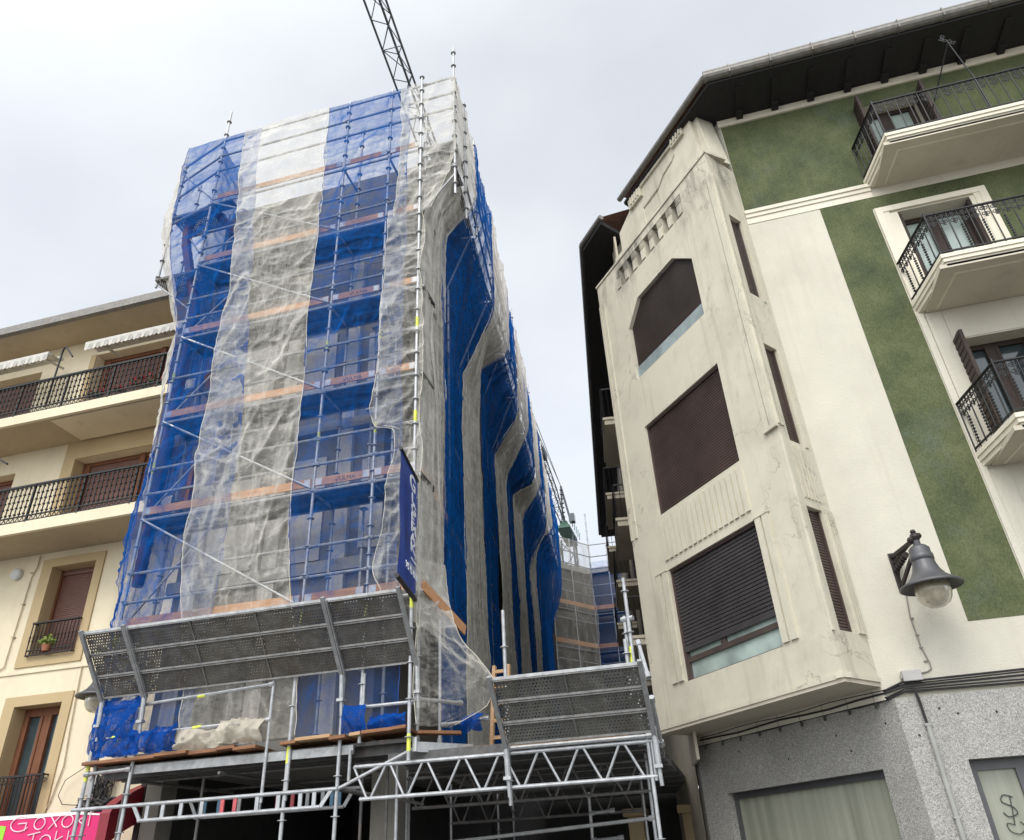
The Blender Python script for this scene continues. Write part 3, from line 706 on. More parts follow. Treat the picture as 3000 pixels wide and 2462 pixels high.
# --- alley wing of the corner house
AL = frame((-.62, 15.15), 98.1)
wing = thing('alley_wing', 'dark alley side wing of the corner house with stacked small balconies and deep eave', 'house', (-.62, 15.15, 0))
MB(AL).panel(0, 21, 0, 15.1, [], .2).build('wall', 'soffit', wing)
MB().prism([(-.77, 13.82), (-1.36, 14.63), (-4.15, 34.6), (-3.2, 34.7), (-.5, 15.2), (-.25, 14.5)], 15.2, 15.32).build('eave', 'eave_wood', wing)
MB().path([(-.74, 13.78, 15.38), (-1.38, 14.6, 15.38), (-4.2, 34.6, 15.38)], .075, 8).build('gutter', 'gutter', wing)
MB().add([(-.77, 13.82, 15.42), (-1.36, 14.63, 15.42), (-4.15, 34.6, 15.42), (-.5, 34.7, 17), (1.6, 15.2, 17)], [(0, 1, 2, 3, 4)]).build('roof', 'roof', wing)
AB = lambda u, d, z: AL(u, -d, z)                         # d sticks out into the alley
for k, z in enumerate((11.75, 8.85, 5.95)):
    for j, (u0, u1) in enumerate(((2.4, 4.9), (7.2, 9.8), (12, 14.6))):
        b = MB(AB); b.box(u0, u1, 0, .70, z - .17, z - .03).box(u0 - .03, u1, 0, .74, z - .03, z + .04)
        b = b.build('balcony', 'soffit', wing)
        r = MB(AB); r.box(u0, u1, .69, .72, z + .93, z + .97).box(u0, u0 + .03, 0, .72, z + .93, z + .97).box(u0, u1, .69, .71, z + .1, z + .12)
        for i in range(int((u1 - u0) / .13) + 1): r.tube((u0 + i * .13, .705, z + .04), (u0 + i * .13, .705, z + .95), .009, 5)
        for i in range(6): r.tube((u0 + .015, .03 + i * .13, z + .04), (u0 + .015, .03 + i * .13, z + .95), .009, 5)
        r.build('railing', 'iron', b)
        dmb = MB(AB); dmb.box(u0 + .7, u1 - .7, .003, .03, z + .05, z + 2.15); dmb.build('door', 'dark_wood', b)
MB().add([(*GC(4.40, 0, 0)[:2], 0), (-.62, 15.3, 0), (-.62, 15.3, 3.4), (*GC(4.40, 0, 0)[:2], 3.4)], [(0, 1, 2, 3)]).build('lower_wall', 'granite_dark', wing)
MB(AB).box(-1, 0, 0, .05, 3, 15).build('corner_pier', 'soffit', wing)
# small things on the corner house
def lamp(name, label, loc, wall_y, flip=1):
    x, y, z = loc                                          # centre of the shade's rim
    t = thing(name, label, 'street lamp', loc, 'bell lamps on wall brackets')
    o = MB().lathe((x, y, z), [(.385, -.005), (.395, .01), (.385, .03), (.30, .075), (.225, .14), (.175, .22), (.15, .30), (.14, .36)], 36).build('lamp_shade', 'lamp', t, True)
    MB().lathe((x, y, z), [(.38, .0), (.29, .055), (.215, .12), (.16, .2), (.0, .22)], 36).build('shade_inside', 'lamp_in', o, True)
    MB().lathe((x, y, z), [(.14, .36), (.15, .365), (.15, .44), (.135, .45), (.135, .53), (.10, .57), (.05, .59), (.045, .70), (.0, .71)], 24).build('lamp_neck', 'lamp', t, True)
    MB().lathe((x, y, z), [(.205, .06), (.222, .0), (.222, -.08), (.205, -.15), (.165, -.215), (.10, -.258), (.0, -.272)], 28).build('globe', 'globe', t, True)
    bx = x - .22 * flip; b = MB()
    D = Vector((bx - x, wall_y - y, 0)); top = Vector((x, y, z + .68))
    w0 = Vector((bx, wall_y, z + .62)); w1 = Vector((bx, wall_y, z + .14))
    b.bar(top, w0 + Vector((0, 0, .04)), .045, .05); b.bar(w0 + Vector((0, 0, .1)), w1, .07, .05)
    b.bar(w1 + Vector((0, 0, .05)), top + Vector((0, 0, -.05)), .035, .05)
    n = 7
    for i in range(1, n):
        f = i / n; p = w0.lerp(w1, .08 + .75 * (1 - f) * .9); q = w0.lerp(top, f * .85)
        b.bar(w0.lerp(w1, .9 * f), w0.lerp(top, .75 * (1 - f) + .05), .03, .035)
        c = w0.lerp(w1, .35).lerp(top, f * .6); b.tube(c + Vector((0, -.02, 0)), c + Vector((0, .02, .0)), .045, 8)
    for k, (ddx, ddz, r) in enumerate(((0, .02, .07), (-.06, -.01, .05), (.05, .04, .045), (0, .1, .04))):
        b.lathe((top.x + ddx, top.y, top.z + ddz), [(0, -r), (r * .7, -r * .7), (r, 0), (r * .7, r * .7), (0, r)], 10)
    b.build('bracket', 'iron_brown', t)
    return t
lamp('street_lamp', 'dark bell street lamp with frosted globe on the cream wall beside the green stripe', (2.985, 10.86, 4.515), 11.5)
cab = MB().path([(2.80, 11.48, 4.62), (2.76, 11.485, 4.3), (2.77, 11.485, 4.1), (2.775, 11.485, 3.9), (2.82, 11.485, 3.68), (2.815, 11.485, 3.60), (2.76, 11.485, 3.57), (2.66, 11.485, 3.56)], .009, 6)
for z in (4.28, 4.05, 3.88, 3.7): cab.box(2.755, 2.80, 11.47, 11.5, z, z + .015)
tag(cab.build('lamp_cable', 'cable_grey'), 'thin grey cable running down the wall from the street lamp to the junction box', 'cable')
b = MB().box(2.42, 2.66, 11.38, 11.5, 3.46, 3.60); b.box(2.40, 2.42, 11.40, 11.48, 3.50, 3.55)
tag(b.build('junction_box', 'greybox', bevel=.008), 'grey junction box on the wall above the cable bundle', 'junction box')
cb = MB()
for k in range(5):
    z = 3.34 + .03 * k; off = .012 * (k % 3)
    pts = [(14, 11.44 - off, z + .05)] + [(2.4 + i * 1.45, 11.44 - off, z - .02 * math.sin(i * 1.3 + k) * (i > 0)) for i in range(7, -1, -1)]
    for i in range(9):
        q = GC(.06 + i * .52, -.03 - off, z - .06 - .015 * math.sin(i * 1.7 + k * 2)); pts.append(q)
    cb.path(pts, .011 if k % 2 else .015, 6)
for i in range(9): q = GC(.3 + i * .48, -.03, 3.24); cb.box(q[0] - .012, q[0] + .012, q[1] - .03, q[1] + .03, 3.20, 3.42)
tag(cb.build('cable_bundle', 'cable'), 'bundle of black cables running under the oriel along the top of the granite', 'cables')
p = MB().tube((2.55, 11.41, 2.92), (2.55, 11.41, .2), .032, 10); p.box(2.51, 2.59, 11.38, 11.45, 1.84, 1.86).box(2.51, 2.59, 11.38, 11.45, 2.9, 2.93)
tag(p.build('conduit_pipe', 'conduit'), 'grey conduit pipe running down the granite corner', 'pipe')
p = MB()
for k in range(2): p.path([(2.50 + .02 * k, 11.40, 3.36), (2.52 + .02 * k, 11.40, 3.22), (2.535 + .014 * k, 11.405, 2.92)], .010, 6)
tag(p.build('feed_cable', 'cable'), 'short pair of black cables entering the top of the grey conduit pipe', 'cable')

# ------------------------------------------------------------------ left apartment house
YL = 12.6
LT = lambda u, d, z: (u, YL + d, z)
left = thing('apartment_house', 'warm cream apartment house with tan window surrounds and long iron balconies', 'house', (-14, 12.6, 0))
lh = [(-13.45, -12.33, 5.77, 7.67), (-13.44, -12.32, 2.70, 4.78), (-13.66, -9.9, 8.2, 10.36), (-13.9, -10.1, 11.05, 13.45), (-19.5, -15.55, 11.05, 13.3), (-17.6, -15.35, 8.2, 10.3), (-18.2, -16.9, 5.77, 7.67)]
MB(LT).panel(-26, -9.7, 0, 14.05, lh, .36).build('wall', 'left_wall', left)
MB().box(-26, -9.7, 13.0, 24, .1, 13.9).build('inner_core', 'dark', left)  # unseen box added behind the wall to block light
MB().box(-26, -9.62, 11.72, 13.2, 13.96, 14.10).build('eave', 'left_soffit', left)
MB().box(-26, -9.62, 11.62, 11.75, 13.94, 14.16).build('gutter', 'gutter', left)
MB().add([(-26, 11.7, 14.17), (-9.62, 11.7, 14.17), (-9.62, 20, 16.6), (-26, 20, 16.6)], [(0, 1, 2, 3)]).build('roof', 'roof', left)
s = MB(LT); s.box(-26, -9.7, -.03, 0, 5.42, 5.50); s.build('string_course', 'left_wall', left)
def window(x0, x1, z0, z1, ox0, ox1, oz0, oz1, door=False):
    f = MB(LT); f.box(ox0, x0, -.035, .002, oz0, oz1).box(x1, ox1, -.035, .002, oz0, oz1).box(x0, x1, -.035, .002, z1, oz1)
    if z0 > oz0: f.box(x0, x1, -.035, .002, oz0, z0)
    f.box(x0 - .002, x0 + .004, .0, .34, z0, z1).box(x1 - .004, x1 + .002, 0, .34, z0, z1).box(x0, x1, 0, .34, z1 - .004, z1 + .002)
    w = f.build('window', 'tan', left)
    if not door:
        s = MB(LT); slats(s, x0 + .05, x1 - .05, z0, z1 - .12, .30, .042, .009); s.box(x0 + .05, x1 - .05, .26, .34, z1 - .12, z1 - .02); s.build('shutter', 'shutter_left', w)
        MB(LT).box(x0, x0 + .05, .24, .34, z0, z1).box(x1 - .05, x1, .24, .34, z0, z1).box(x0 + .05, x1 - .05, .24, .34, z0, z0 + .03).build('frame', 'brown_wood', w)
    else:
        s = MB(LT)
        m = (x0 + x1) / 2
        for a, b in ((x0, x0 + .09), (m - .07, m + .07), (x1 - .09, x1)): s.box(a, b, .26, .34, z0, z1)
        for a, b in ((x0 + .09, m - .07), (m + .07, x1 - .09)): s.box(a, b, .26, .34, z1 - .16, z1).box(a, a + .06, .24, .33, z0, z1 - .16).box(b - .06, b, .24, .33, z0, z1 - .16)
        s.build('frame', 'brown_wood', w); MB(LT).add([(x0, .31, z0), (x1, .31, z0), (x1, .31, z1), (x0, .31, z1)], [(0, 1, 2, 3)]).build('pane', 'glass', w)
    return w
w1 = window(*lh[0], -13.72, -12.13, 5.55, 7.86); w2 = window(*lh[1], -13.70, -12.10, 2.2, 4.97, True); window(*lh[6], -18.5, -16.6, 5.55, 7.86)
def balconette(w, x0, x1, z0, z1, yo, fancy=False):
    r = MB(LT); r.box(x0, x1, yo - .03, yo + .03, z1 - .035, z1); r.box(x0, x1, yo - .02, yo + .02, z0, z0 + .025); r.box(x0, x1, yo - .02, yo + .02, z0 + .1, z0 + .12)
    n = int((x1 - x0) / .085)
    for i in range(n + 1):
        u = x0 + (x1 - x0) * i / n
        r.tube((u, yo, z0), (u, yo, z1), .012, 6); r.lathe(LT(u, yo, (z0 + z1) / 2), [(0, -.07), (.022, -.05), (.014, 0), (.022, .05), (0, .07)], 6) if not fancy else r.path(spiral((u + .04, yo, z1 - .12), .05, 1.1, 0, 1), .009, 4)
        if fancy: r.path(spiral((u + .04, yo, z0 + .16), .05, 1.1, 0, -1), .009, 4)
    for x in (x0, x1): r.box(x - .012, x + .012, yo, .02, z1 - .03, z1 - .005).box(x - .012, x + .012, yo, .02, z0, z0 + .02)
    return r.build('railing', 'iron_brown', w)
_lathe = MB.lathe
def lathe_t(s, c, prof, n=24):
    T, s.T = s.T, None; _lathe(s, c, prof, n); s.T = T; return s
MB.lathe = lathe_t
balconette(w1, -13.45, -12.33, 5.74, 6.43, -.10); balconette(w2, -13.55, -12.22, 2.5, 3.50, -.14, True)
def loggia(i, frame_x):
    x0, x1, z0, z1 = lh[i]
    f = MB(LT); f.box(x0 - .002, x0 + .005, 0, .34, z0, z1).box(x0 - .32, x0, -.03, 0, z0, z1 + .5) if i == 2 else f.box(x0 - .16, x0, -.03, 0, z0, z1)
    if i == 2: f.box(x0, x1, -.03, 0, z1, z1 + .54)
    w = f.build('window', 'tan', left)
    s = MB(LT); s.box(x0, x0 + .2, .26, .34, z0, z1)
    for fx in frame_x: s.box(fx - .07, fx + .07, .24, .34, z0, z1)
    s.box(x0, x1, .27, .34, z1 - .1, z1); s.build('frame', 'brown_wood', w)
    s = MB(LT); slats(s, x0 + .2, x1, z0, z1 - .1, .31, .045, .009); s.build('shutter', 'shutter_left', w)
loggia(2, (-12.0, -10.6)); loggia(3, (-12.1,)); loggia(4, (-17.5,)); loggia(5, (-16.4,))
def long_balcony(x0, x1, z0, zr, groove):
    b = MB(); b.box(x0, x1, 11.5, 12.6, z0, z0 + .05).build
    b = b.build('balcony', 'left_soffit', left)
    MB().box(x0, x1, 11.42, 11.5, z0 - .02, z0 + .20).box(x0, x1, 11.5, 12.6, z0 + .05, z0 + .19).box(x0, x1, 11.44, 11.5, z0 + .2, z0 + .235).build('slab_edge', 'left_wall', b)
    if groove: MB().box(-13.55, x1, 11.55, 12.5, z0 - .03, z0 - .005).build('soffit_panel', 'left_wall', b)
    r = MB(); y = 11.46; zb = z0 + .36
    r.box(x0, x1, y - .03, y + .03, zr - .04, zr); r.box(x0, x1, y - .015, y + .015, zb, zb + .025); r.box(x0, x1, y - .015, y + .015, z0 + .24, z0 + .265)
    n = int((x1 - x0) / .115)
    for i in range(n):
        u = x0 + (i + .5) * .115
        r.tube((u, y, zb), (u, y, zr - .03), .013, 6)
        for k in range(5): z = zb + .08 + k * (zr - zb - .16) / 4; r.box(u - .022, u + .022, y - .02, y + .02, z - .015, z + .015)
        r.bar((u - .057, y, z0 + .25), (u, y, zb), .012, .012); r.bar((u, y, zb), (u + .057, y, z0 + .25), .012, .012)
        if i % 11 == 0: r.box(u - .02, u + .02, y - .02, y + .02, z0 + .2, zr)
    r.build('railing', 'iron', b); return b
long_balcony(-26, -9.75, 10.84, 11.98, True); long_balcony(-26, -9.75, 8.03, 9.14, False)
# things on the left house
def awning(x0, x1, z, label):
    y = 11.72
    t = thing('awning', label, 'awning', ((x0 + x1) / 2, y, z), 'folded awnings under the left eave')
    m = MB(); m.box(x0, x1, y - .05, y + .05, z - .03, z + .05); m.tube((x0, y + .35, z + .1), (x1, y + .35, z + .1), .07, 10)
    for x in (x0 + .3, x1 - .3): m.bar((x, y, z), (x, y + .75, z + .12), .04, .05)
    m.build('case', 'awning', t)
    for k, mt in enumerate(('awning', 'awning_dark')):
        v = MB(); n = int((x1 - x0) / .11)
        for i in range(k, n, 2):
            a = x0 + i * (x1 - x0) / n; b = x0 + (i + 1) * (x1 - x0) / n; d = .02 * (i % 3)
            v.add([(a, y - .05, z - .03), (b, y - .05, z - .03), (b, y - .04 - d * .3, z - .17), ((a + b) / 2, y - .05 - d * .3, z - .21), (a, y - .04, z - .17)], [(0, 1, 2, 3, 4)])
            v.add([(a, y + .30, z + .06), (b, y + .30, z + .06), (b, y - .05, z + .03), (a, y - .05, z + .03)], [(0, 1, 2, 3)])
        v.build('valance', mt, t)
awning(-13.35, -10.3, 13.02, 'folded striped awning nearest the scaffold, over the top balcony with red flowers')
awning(-18.6, -14.42, 13.0, 'folded striped awning at the far left under the eave')
def bush(m, c, r, n, leaf, flat=.6):
    for i in range(n):
        d = Vector((random.gauss(0, 1), random.gauss(0, 1), random.gauss(0, flat))); d = d.normalized() * r * random.uniform(.3, 1)
        p = Vector(c) + d; a = Vector((random.uniform(-1, 1), random.uniform(-1, 1), random.uniform(-1, 1))).normalized() * leaf; b = a.orthogonal().normalized() * leaf * .6
        m.add([p - a, p + b, p + a, p - b], [(0, 1, 2, 3)])
def pot_plant(loc, label, r, flower, leafm='leaf', h=.16, group=None):
    t = thing('potted_plant', label, 'potted plant', loc, group); x, y, z = loc
    MB().lathe(loc, [(.0, 0), (.07, 0), (.10, h), (.085, h), (.08, h - .03), (0, h - .03)], 14).build('pot', 'pot', t)
    m = MB(); bush(m, (x, y, z + h + r * .5), r, 130, .035); m.build('foliage', leafm, t)
    if flower:
        m = MB()
        for k in range(7): bush(m, (x + random.uniform(-r, r), y + random.uniform(-r, r) * .6, z + h + r * random.uniform(.5, 1.5)), .06, 22, .022)
        m.build('blossoms', 'petal', t)
for k, (x, lab) in enumerate(((-12.55, 'small red geranium on the top left balcony, leftmost of the pots'), (-11.9, 'low potted geranium on the top left balcony, middle of the pots'), (-11.35, 'full red geranium pot on the top left balcony beside the net'), (-10.95, 'red geranium pot half hidden behind the net edge on the top balcony'))):
    pot_plant((x, 11.62, 11.06), lab, (.16, .17, .24, .2)[k], True, 'leaf', group='flower pots on the top left balcony')
pot_plant((-12.95, 12.48, 5.80), 'pale green plant hanging over the lower rail of the shuttered window', .17, False, 'leaf_pale', .12)
b = MB().path([(-13.92, 11.62, 11.3), (-13.92, 11.62, 12.85), (-13.88, 11.6, 12.95), (-13.78, 11.56, 12.96), (-13.20, 11.3, 12.36)], .022, 8)
tag(b.build('bent_pipe', 'iron'), 'bent black pipe standing on the top left balcony', 'pipe')
b = MB().path([(-15.2, 11.62, 8.3), (-15.2, 11.6, 10.28), (-14.95, 11.5, 10.2), (-14.15, 11.35, 9.72)], .022, 8)
tag(b.build('bent_pipe', 'iron'), 'bent black pipe at the left edge above the lower long balcony', 'pipe')
b = MB().lathe((0, 0, 0), [(0, 0), (.09, 0), (.13, .02), (.13, .09), (.09, .12), (0, .12)], 20)
o = b.build('vent_cap', 'white_curtain'); o.rotation_euler = (R(90), 0, 0); o.location = (-14.35, 12.6, 7.62); tag(o, 'round white vent cap on the cream wall beside the shuttered window', 'vent')
p = MB().path([(-13.86, 12.57, 7.98), (-13.86, 12.57, 7.72), (-13.94, 12.57, 7.5), (-13.98, 12.57, 5.60), (-14.2, 12.57, 5.50), (-26, 12.55, 5.52)], .012, 6)
for z in (7.6, 6.9, 6.2): p.box(-14.0, -13.92, 12.55, 12.6, z, z + .02)
tag(p.build('wall_cable', 'cable_pale'), 'thin painted cable running down left of the shuttered window', 'cable')
p = MB().path([(-12.05, 12.57, 5.42), (-11.98, 12.57, 4.2), (-11.93, 12.57, 3.6), (-12.05, 12.57, 3.0), (-12.3, 12.57, 2.5)], .012, 6)
tag(p.build('wall_cable', 'cable_pale'), 'thin painted cable curving down right of the brown balcony door', 'cable')
lamp('street_lamp', 'dark bell street lamp half hidden behind the left end of the scaffold', (-10.68, 11.70, 4.56), 12.6, -1)
b = MB().box(-11.28, -11.06, 12.47, 12.6, 3.05, 3.38); tag(b.build('meter_box', 'greybox', bevel=.01), 'pale grey meter box behind the left scaffold leg', 'meter box')
cb = MB(); rr = random.Random(3)
for k in range(26):
    x = -11.1 + .4 * rr.random(); pts = []
    for i in range(8): pts.append((x + (i - 4) * .012 * rr.uniform(-2, 2) + rr.uniform(-.06, .06), 12.53 - rr.random() * .08, 3.4 - i * .09 + rr.uniform(-.03, .03)))
    cb.path(pts, rr.choice((.006, .009, .013)), 5)
for k in range(14):
    pts = [(-11.3 + i * .1 + rr.uniform(-.02, .02), 12.50 - rr.random() * .1, 2.92 + rr.uniform(-.08, .08)) for i in range(9)]; cb.path(pts, rr.choice((.012, .018, .022)), 5)
cb.path([(-11.35, 12.5, 3.55), (-11.75, 12.5, 3.35), (-11.83, 12.5, 3.1), (-11.7, 12.5, 2.95), (-11.2, 12.5, 2.9)], .007, 5)
tag(cb.build('cable_tangle', 'cable'), 'tangle of black cables on the wall above the magenta shop sign', 'cables')
# canopy sign
SY = 11.3
sg = thing('shop_sign', 'magenta shop canopy sign with pale rope lettering and dark red curved side', 'sign', (-11, SY, 2))
f = MB(); f.box(-13.6, -9.80, SY, SY + .06, 1.2, 2.66); f = f.build('sign_face', 'pink', sg)
MB().add([(-13.6, SY - .01, 2.735), (-10.25, SY - .01, 2.70), (-9.80, SY - .01, 2.64), (-9.80, SY + .08, 2.64), (-10.25, SY + .08, 2.70), (-13.6, SY + .08, 2.735), (-13.6, SY - .01, 2.655), (-10.25, SY - .01, 2.655), (-9.80, SY - .01, 2.62)],
         [(0, 1, 7, 6), (1, 2, 8, 7), (0, 5, 4, 1), (1, 4, 3, 2)]).build('top_trim', 'sign_white', sg)
m = MB(); prof = []
for i in range(13):
    a = i / 12; prof.append((SY + 1.28 * a ** 1.35, 1.2 + 0 * a, 2.64 + .62 * a ** .8))
vs = []; fs = []
for i, (y, zb, zt) in enumerate(prof): vs += [(-9.80, y, zt), (-9.62, y, zt), (-9.80, y, zt - .55 if i else 1.2), (-9.62, y, zt - .55 if i else 1.2)]
for i in range(12): a = 4 * i; b = a + 4; fs += [(a, a + 1, b + 1, b), (a + 1, a + 3, b + 3, b + 1), (a, b, b + 2, a + 2)]
fs.append((0, 2, 3, 1)); m.add(vs, fs); m.build('curved_side', 'crimson', sg)
def glyph(ch, x, z, s):
    A = lambda pts: [(x + p[0] * s, SY - .012, z + p[1] * s) for p in pts]
    cir = lambda cx, cz, rx, rz, a0=0, a1=360, n=14: [(cx + rx * math.cos(R(a0 + (a1 - a0) * i / n)), cz + rz * math.sin(R(a0 + (a1 - a0) * i / n))) for i in range(n + 1)]
    g = {'G': [cir(.95, .55, .9, .52, 60, 330), [(.75, .58), (1.55, .60), (1.5, .05)]], 'o': [cir(.5, .5, .5, .42)], 'x': [[(0, .95), (.75, .15)], [(.85, .9), (.0, .05)]], 'k': [[(0, 1.15), (0, .05)], [(.65, .75), (.05, .5), (.75, .05)]], 'i': [[(0, 1.1), (.02, .05)]],
         'T': [[(-.1, 1.0), (1.0, 1.15)], [(.45, 1.07), (.45, .0)]]}[ch]
    return [A(p) for p in g]
lt = MB()
for word, x, z, s, adv in (('Goxoki', -11.49, 2.465, .205, {'G': 2.3, 'o': 1.45, 'x': 1.15, 'k': 1.05, 'i': .5}), ('Toki', -11.07, 2.20, .21, {'T': 1.1, 'o': 1.4, 'k': 1.1, 'i': .5})):
    for ch in word:
        for pl in glyph(ch, x, z, s):
            lt.path(pl, .0095, 6)
        x += adv[ch] * s
lt.build('lettering', 'letter', f)
MB().plate([(-11.75, 2.30), (-11.58, 2.34), (-11.575, 2.56), (-11.62, 2.57), (-11.9, 2.60), (-12.0, 2.35)], SY - .008, SY - .001).build('emblem', 'lime', f)
MB().plate([(-11.76, 2.24), (-11.6, 2.26), (-11.585, 2.30), (-11.75, 2.29)], SY - .008, SY - .001).build('emblem', 'lemon', f)

# ------------------------------------------------------------------ building under repair behind the scaffold
AD = R(97.3); ad = (math.cos(AD), math.sin(AD)); an = (ad[1], -ad[0])     # along the alley; towards the alley
def AP(base, t, o, z): return (base[0] + ad[0] * t + an[0] * o, base[1] + ad[1] * t + an[1] * o, z)
A0 = (-4.15, 10.5)
shell = thing('building_shell', 'bare grey building shell under repair behind blue and white netting', 'building', (-7, 11.6, 0))
sp = lambda o: [(-9.45, 11.62), (AP(A0, 1.12, o, 0)[0], 11.62), AP(A0, 31, o, 0)[:2], (-16, 42), (-9.45, 30)]
MB().prism(sp(-1.05), 3.5, 13.4).build('wall', 'block', shell)
MB().prism([(-9.9, 11.62), (AP(A0, 1.12, .28, 0)[0], 11.62), AP(A0, 31, .28, 0)[:2], (-16, 42), (-9.9, 30)], 15.2, 16.25).prism([(-9.9, 11.62), (AP(A0, 1.12, -.75, 0)[0], 11.62), AP(A0, 31, -.75, 0)[:2], (-16, 42), (-9.9, 30)], 13.41, 15.2).build('attic_wall', 'block', shell)
m = MB()
for z in (3.28, 6.2, 9.1, 12.0): m.prism([(-9.5, 11.45), (AP(A0, 1.0, -.95, 0)[0], 11.45), AP(A0, 31, -.95, 0)[:2], (-15, 42), (-9.5, 30)], z, z + .22)
m.build_each('floor_slab', 'conc', shell)
m = MB()
for x in (-9.2, -7.6, -6.25): m.box(x, x + .3, 11.5, 11.62, 3.5, 13.4)
m.build_each('pier', 'conc_pale', shell)
m = MB()
for x0, x1, z0, z1 in ((-8.9, -7.9, 6.5, 8.4), (-7.2, -6.5, 6.5, 8.6), (-5.75, -5.3, 6.6, 8.4), (-5.75, -5.3, 9.5, 11.4), (-8.9, -7.9, 9.5, 11.6), (-7.2, -6.5, 9.6, 11.6)): m.box(x0, x1, 11.58, 11.617, z0, z1)
m.build_each('wall_patch', 'conc_pale', shell)
m = MB(); m.box(-5.42, -5.0, 11.9, 12.35, 0, 3.28); m.box(-9.5, -9.2, 11.9, 12.3, 0, 3.28); m.build_each('column', 'block', shell)
m = MB(); m.box(-9.6, -5.9, 20, 20.2, 0, 3.3); m.box(-9.7, -9.6, 12, 20, 0, 3.3); m.box(-7.2, -7.0, 16, 20, 0, 3.3); m.build_each('inner_wall', 'dark', shell)
def prop(x, y, z0, z1, label):
    t = thing('steel_prop', label, 'prop', (x, y, z0), 'adjustable props behind the net')
    MB().tube((x, y, z0), (x, y, z0 + (z1 - z0) * .6), .03, 8).box(x - .07, x + .07, y - .07, y + .07, z0, z0 + .01).build('lower_tube', 'steel_dull', t)
    MB().tube((x, y, z0 + (z1 - z0) * .58), (x, y, z1 - .01), .024, 8).box(x - .07, x + .07, y - .07, y + .07, z1 - .012, z1).lathe((x, y, z0 + (z1 - z0) * .6), [(0, -.02), (.06, -.01), (.06, .02), (0, .03)], 10).build('upper_tube', 'steel_dull', t)
prop(-5.55, 11.35, 5.4, 7.25, 'steel prop behind the blue net low on the front'); prop(-5.5, 11.35, 7.4, 9.3, 'steel prop behind the blue net at mid height'); prop(-5.5, 11.35, 9.45, 11.3, 'steel prop behind the blue net under the fourth deck')

# ------------------------------------------------------------------ front scaffold
YS = 10.5
LIFTS = [5.25, 7.3, 9.35, 11.4, 13.4, 15.35]
scaf = thing('scaffold', 'tall tube scaffold on the front of the building with orange toe boards and diagonal braces', 'scaffold', (-7, 10.5, 0))
POLES = [(-9.5, 0, 18.7), (-6.1, 0, 17.72), (-5.0, 3.2, 17.75), (-4.2, 2.9, 17.74)]
PY = {-4.2: 10.37}
def pole(parent, x, y, z0, z1, mat='steel', r=.0275):
    m = MB().tube((x, y, z0), (x, y, z1), r, 10)
    z = z0 + .3
    while z < z1: m.lathe((x, y, z), [(r, -.006), (.062, -.005), (.062, .005), (r, .006)], 10); z += .5 if z1 - z0 > 3 else .6
    return m.build('pole', mat, parent)
POLE_TOPS = []
for x, z0, z1 in POLES:
    p = pole(scaf, x, PY.get(x, YS), z0, z1)
    tp = MB()
    for z in (3.02, 5.0, 8.25, 10.3): 
        if z > z0: tp.tube((x, PY.get(x, YS), z), (x, PY.get(x, YS), z + .22), .029, 10)
    tp.build_each('marking_tape', 'yellow', p)
    pole(scaf, x if x < -4.5 else -4.42, 11.25, max(z0, 3.2), min(z1, 17.6), 'steel_dull')
pole(scaf, -10.72, 10.72, 13.3, 17.35, 'steel_dull'); pole(scaf, -10.72, 11.35, 13.3, 17.3, 'steel_dull')
pole(scaf, -3.46, YS, 13.7, 18.7); pole(scaf, -3.46, 11.25, 13.7, 17.6, 'steel_dull')
pole(scaf, -8.71, YS, 0, 4.3)
pole(scaf, -9.42, YS + .06, 0, 4.25, 'steel_dull')
pole(scaf, -5.3, YS, 0, 4.15)
def rail(parent, p, q, mat='steel', r=.027, name='rail', ends=True):
    m = MB().tube(p, q, r, 8)
    if ends:
        d = (Vector(q) - Vector(p)).normalized() * .07
        m.tube(Vector(p) - d * .2, Vector(p) + d, r * 1.5, 8); m.tube(Vector(q) - d, Vector(q) + d * .2, r * 1.5, 8)
    return m.build(name, mat, parent)
FX = [-9.5, -6.1, -5.0, -4.2]
for z in LIFTS:
    for a, b in zip(FX[:-1], FX[1:]):
        rail(scaf, (a, YS, z), (b, YS, z))
        for dz in (.52, 1.04): 
            if z < 15: rail(scaf, (a, YS, z + dz), (b, YS, z + dz), 'steel_dull')
    rail(scaf, (-9.5, 11.25, z), (-4.42, 11.25, z), 'steel_dull')
    for x in FX: rail(scaf, (x if x < -4.5 else -4.3, YS, z), (x if x < -4.5 else -4.42, 11.25, z), 'steel_dull', ends=False)
    # decks: steel planks between the two rows
    d = MB()
    if z < 15: d.box(-9.55, -4.15, YS + .05, 11.2, z + .03, z + .075)
    else: d.box(-9.55, -9.0, YS + .05, 10.8, z + .03, z + .075)
    for y in (10.55, 10.86, 10.89, 11.17):
        if z < 15: d.box(-9.55, -4.15, y, y + .025, z - .03, z + .03)
    d.build('deck', 'steel_dark', scaf)
    for a, b in zip(FX[:-1], FX[1:]):
        t = MB().box(a + .04, b - .04, YS - .045, YS - .02, z + .08, z + .23).build('toe_board', 'toe', scaf)
        br = MB()
        for x in (a + .05, b - .17): br.box(x, x + .12, YS - .049, YS - .044, z + .09, z + .22)
        br.build_each('bracket_plate', 'steel', t)
        if a == -6.1 and z in (7.3, 9.35, 11.4):
            T = Matrix.Translation((b - .68, YS - .047, z + .105)) @ Matrix.Rotation(R(90), 4, 'X')
            write('\u221aULMA', .115, T, 'ink', 'lettering', t, .001)
for z0, z1 in zip([3.3] + LIFTS[:-1], LIFTS):
    if z0 > 4: rail(scaf, (-9.47, YS - .052, z1), (-6.13, YS - .052, z0 + .05), 'steel', .022, 'diagonal_brace', False)
    rail(scaf, (-9.5, YS + .05, z0 + .1), (-8.35, YS + .45, z1 - .1), 'steel_dull', .02, 'stair_stringer', False)
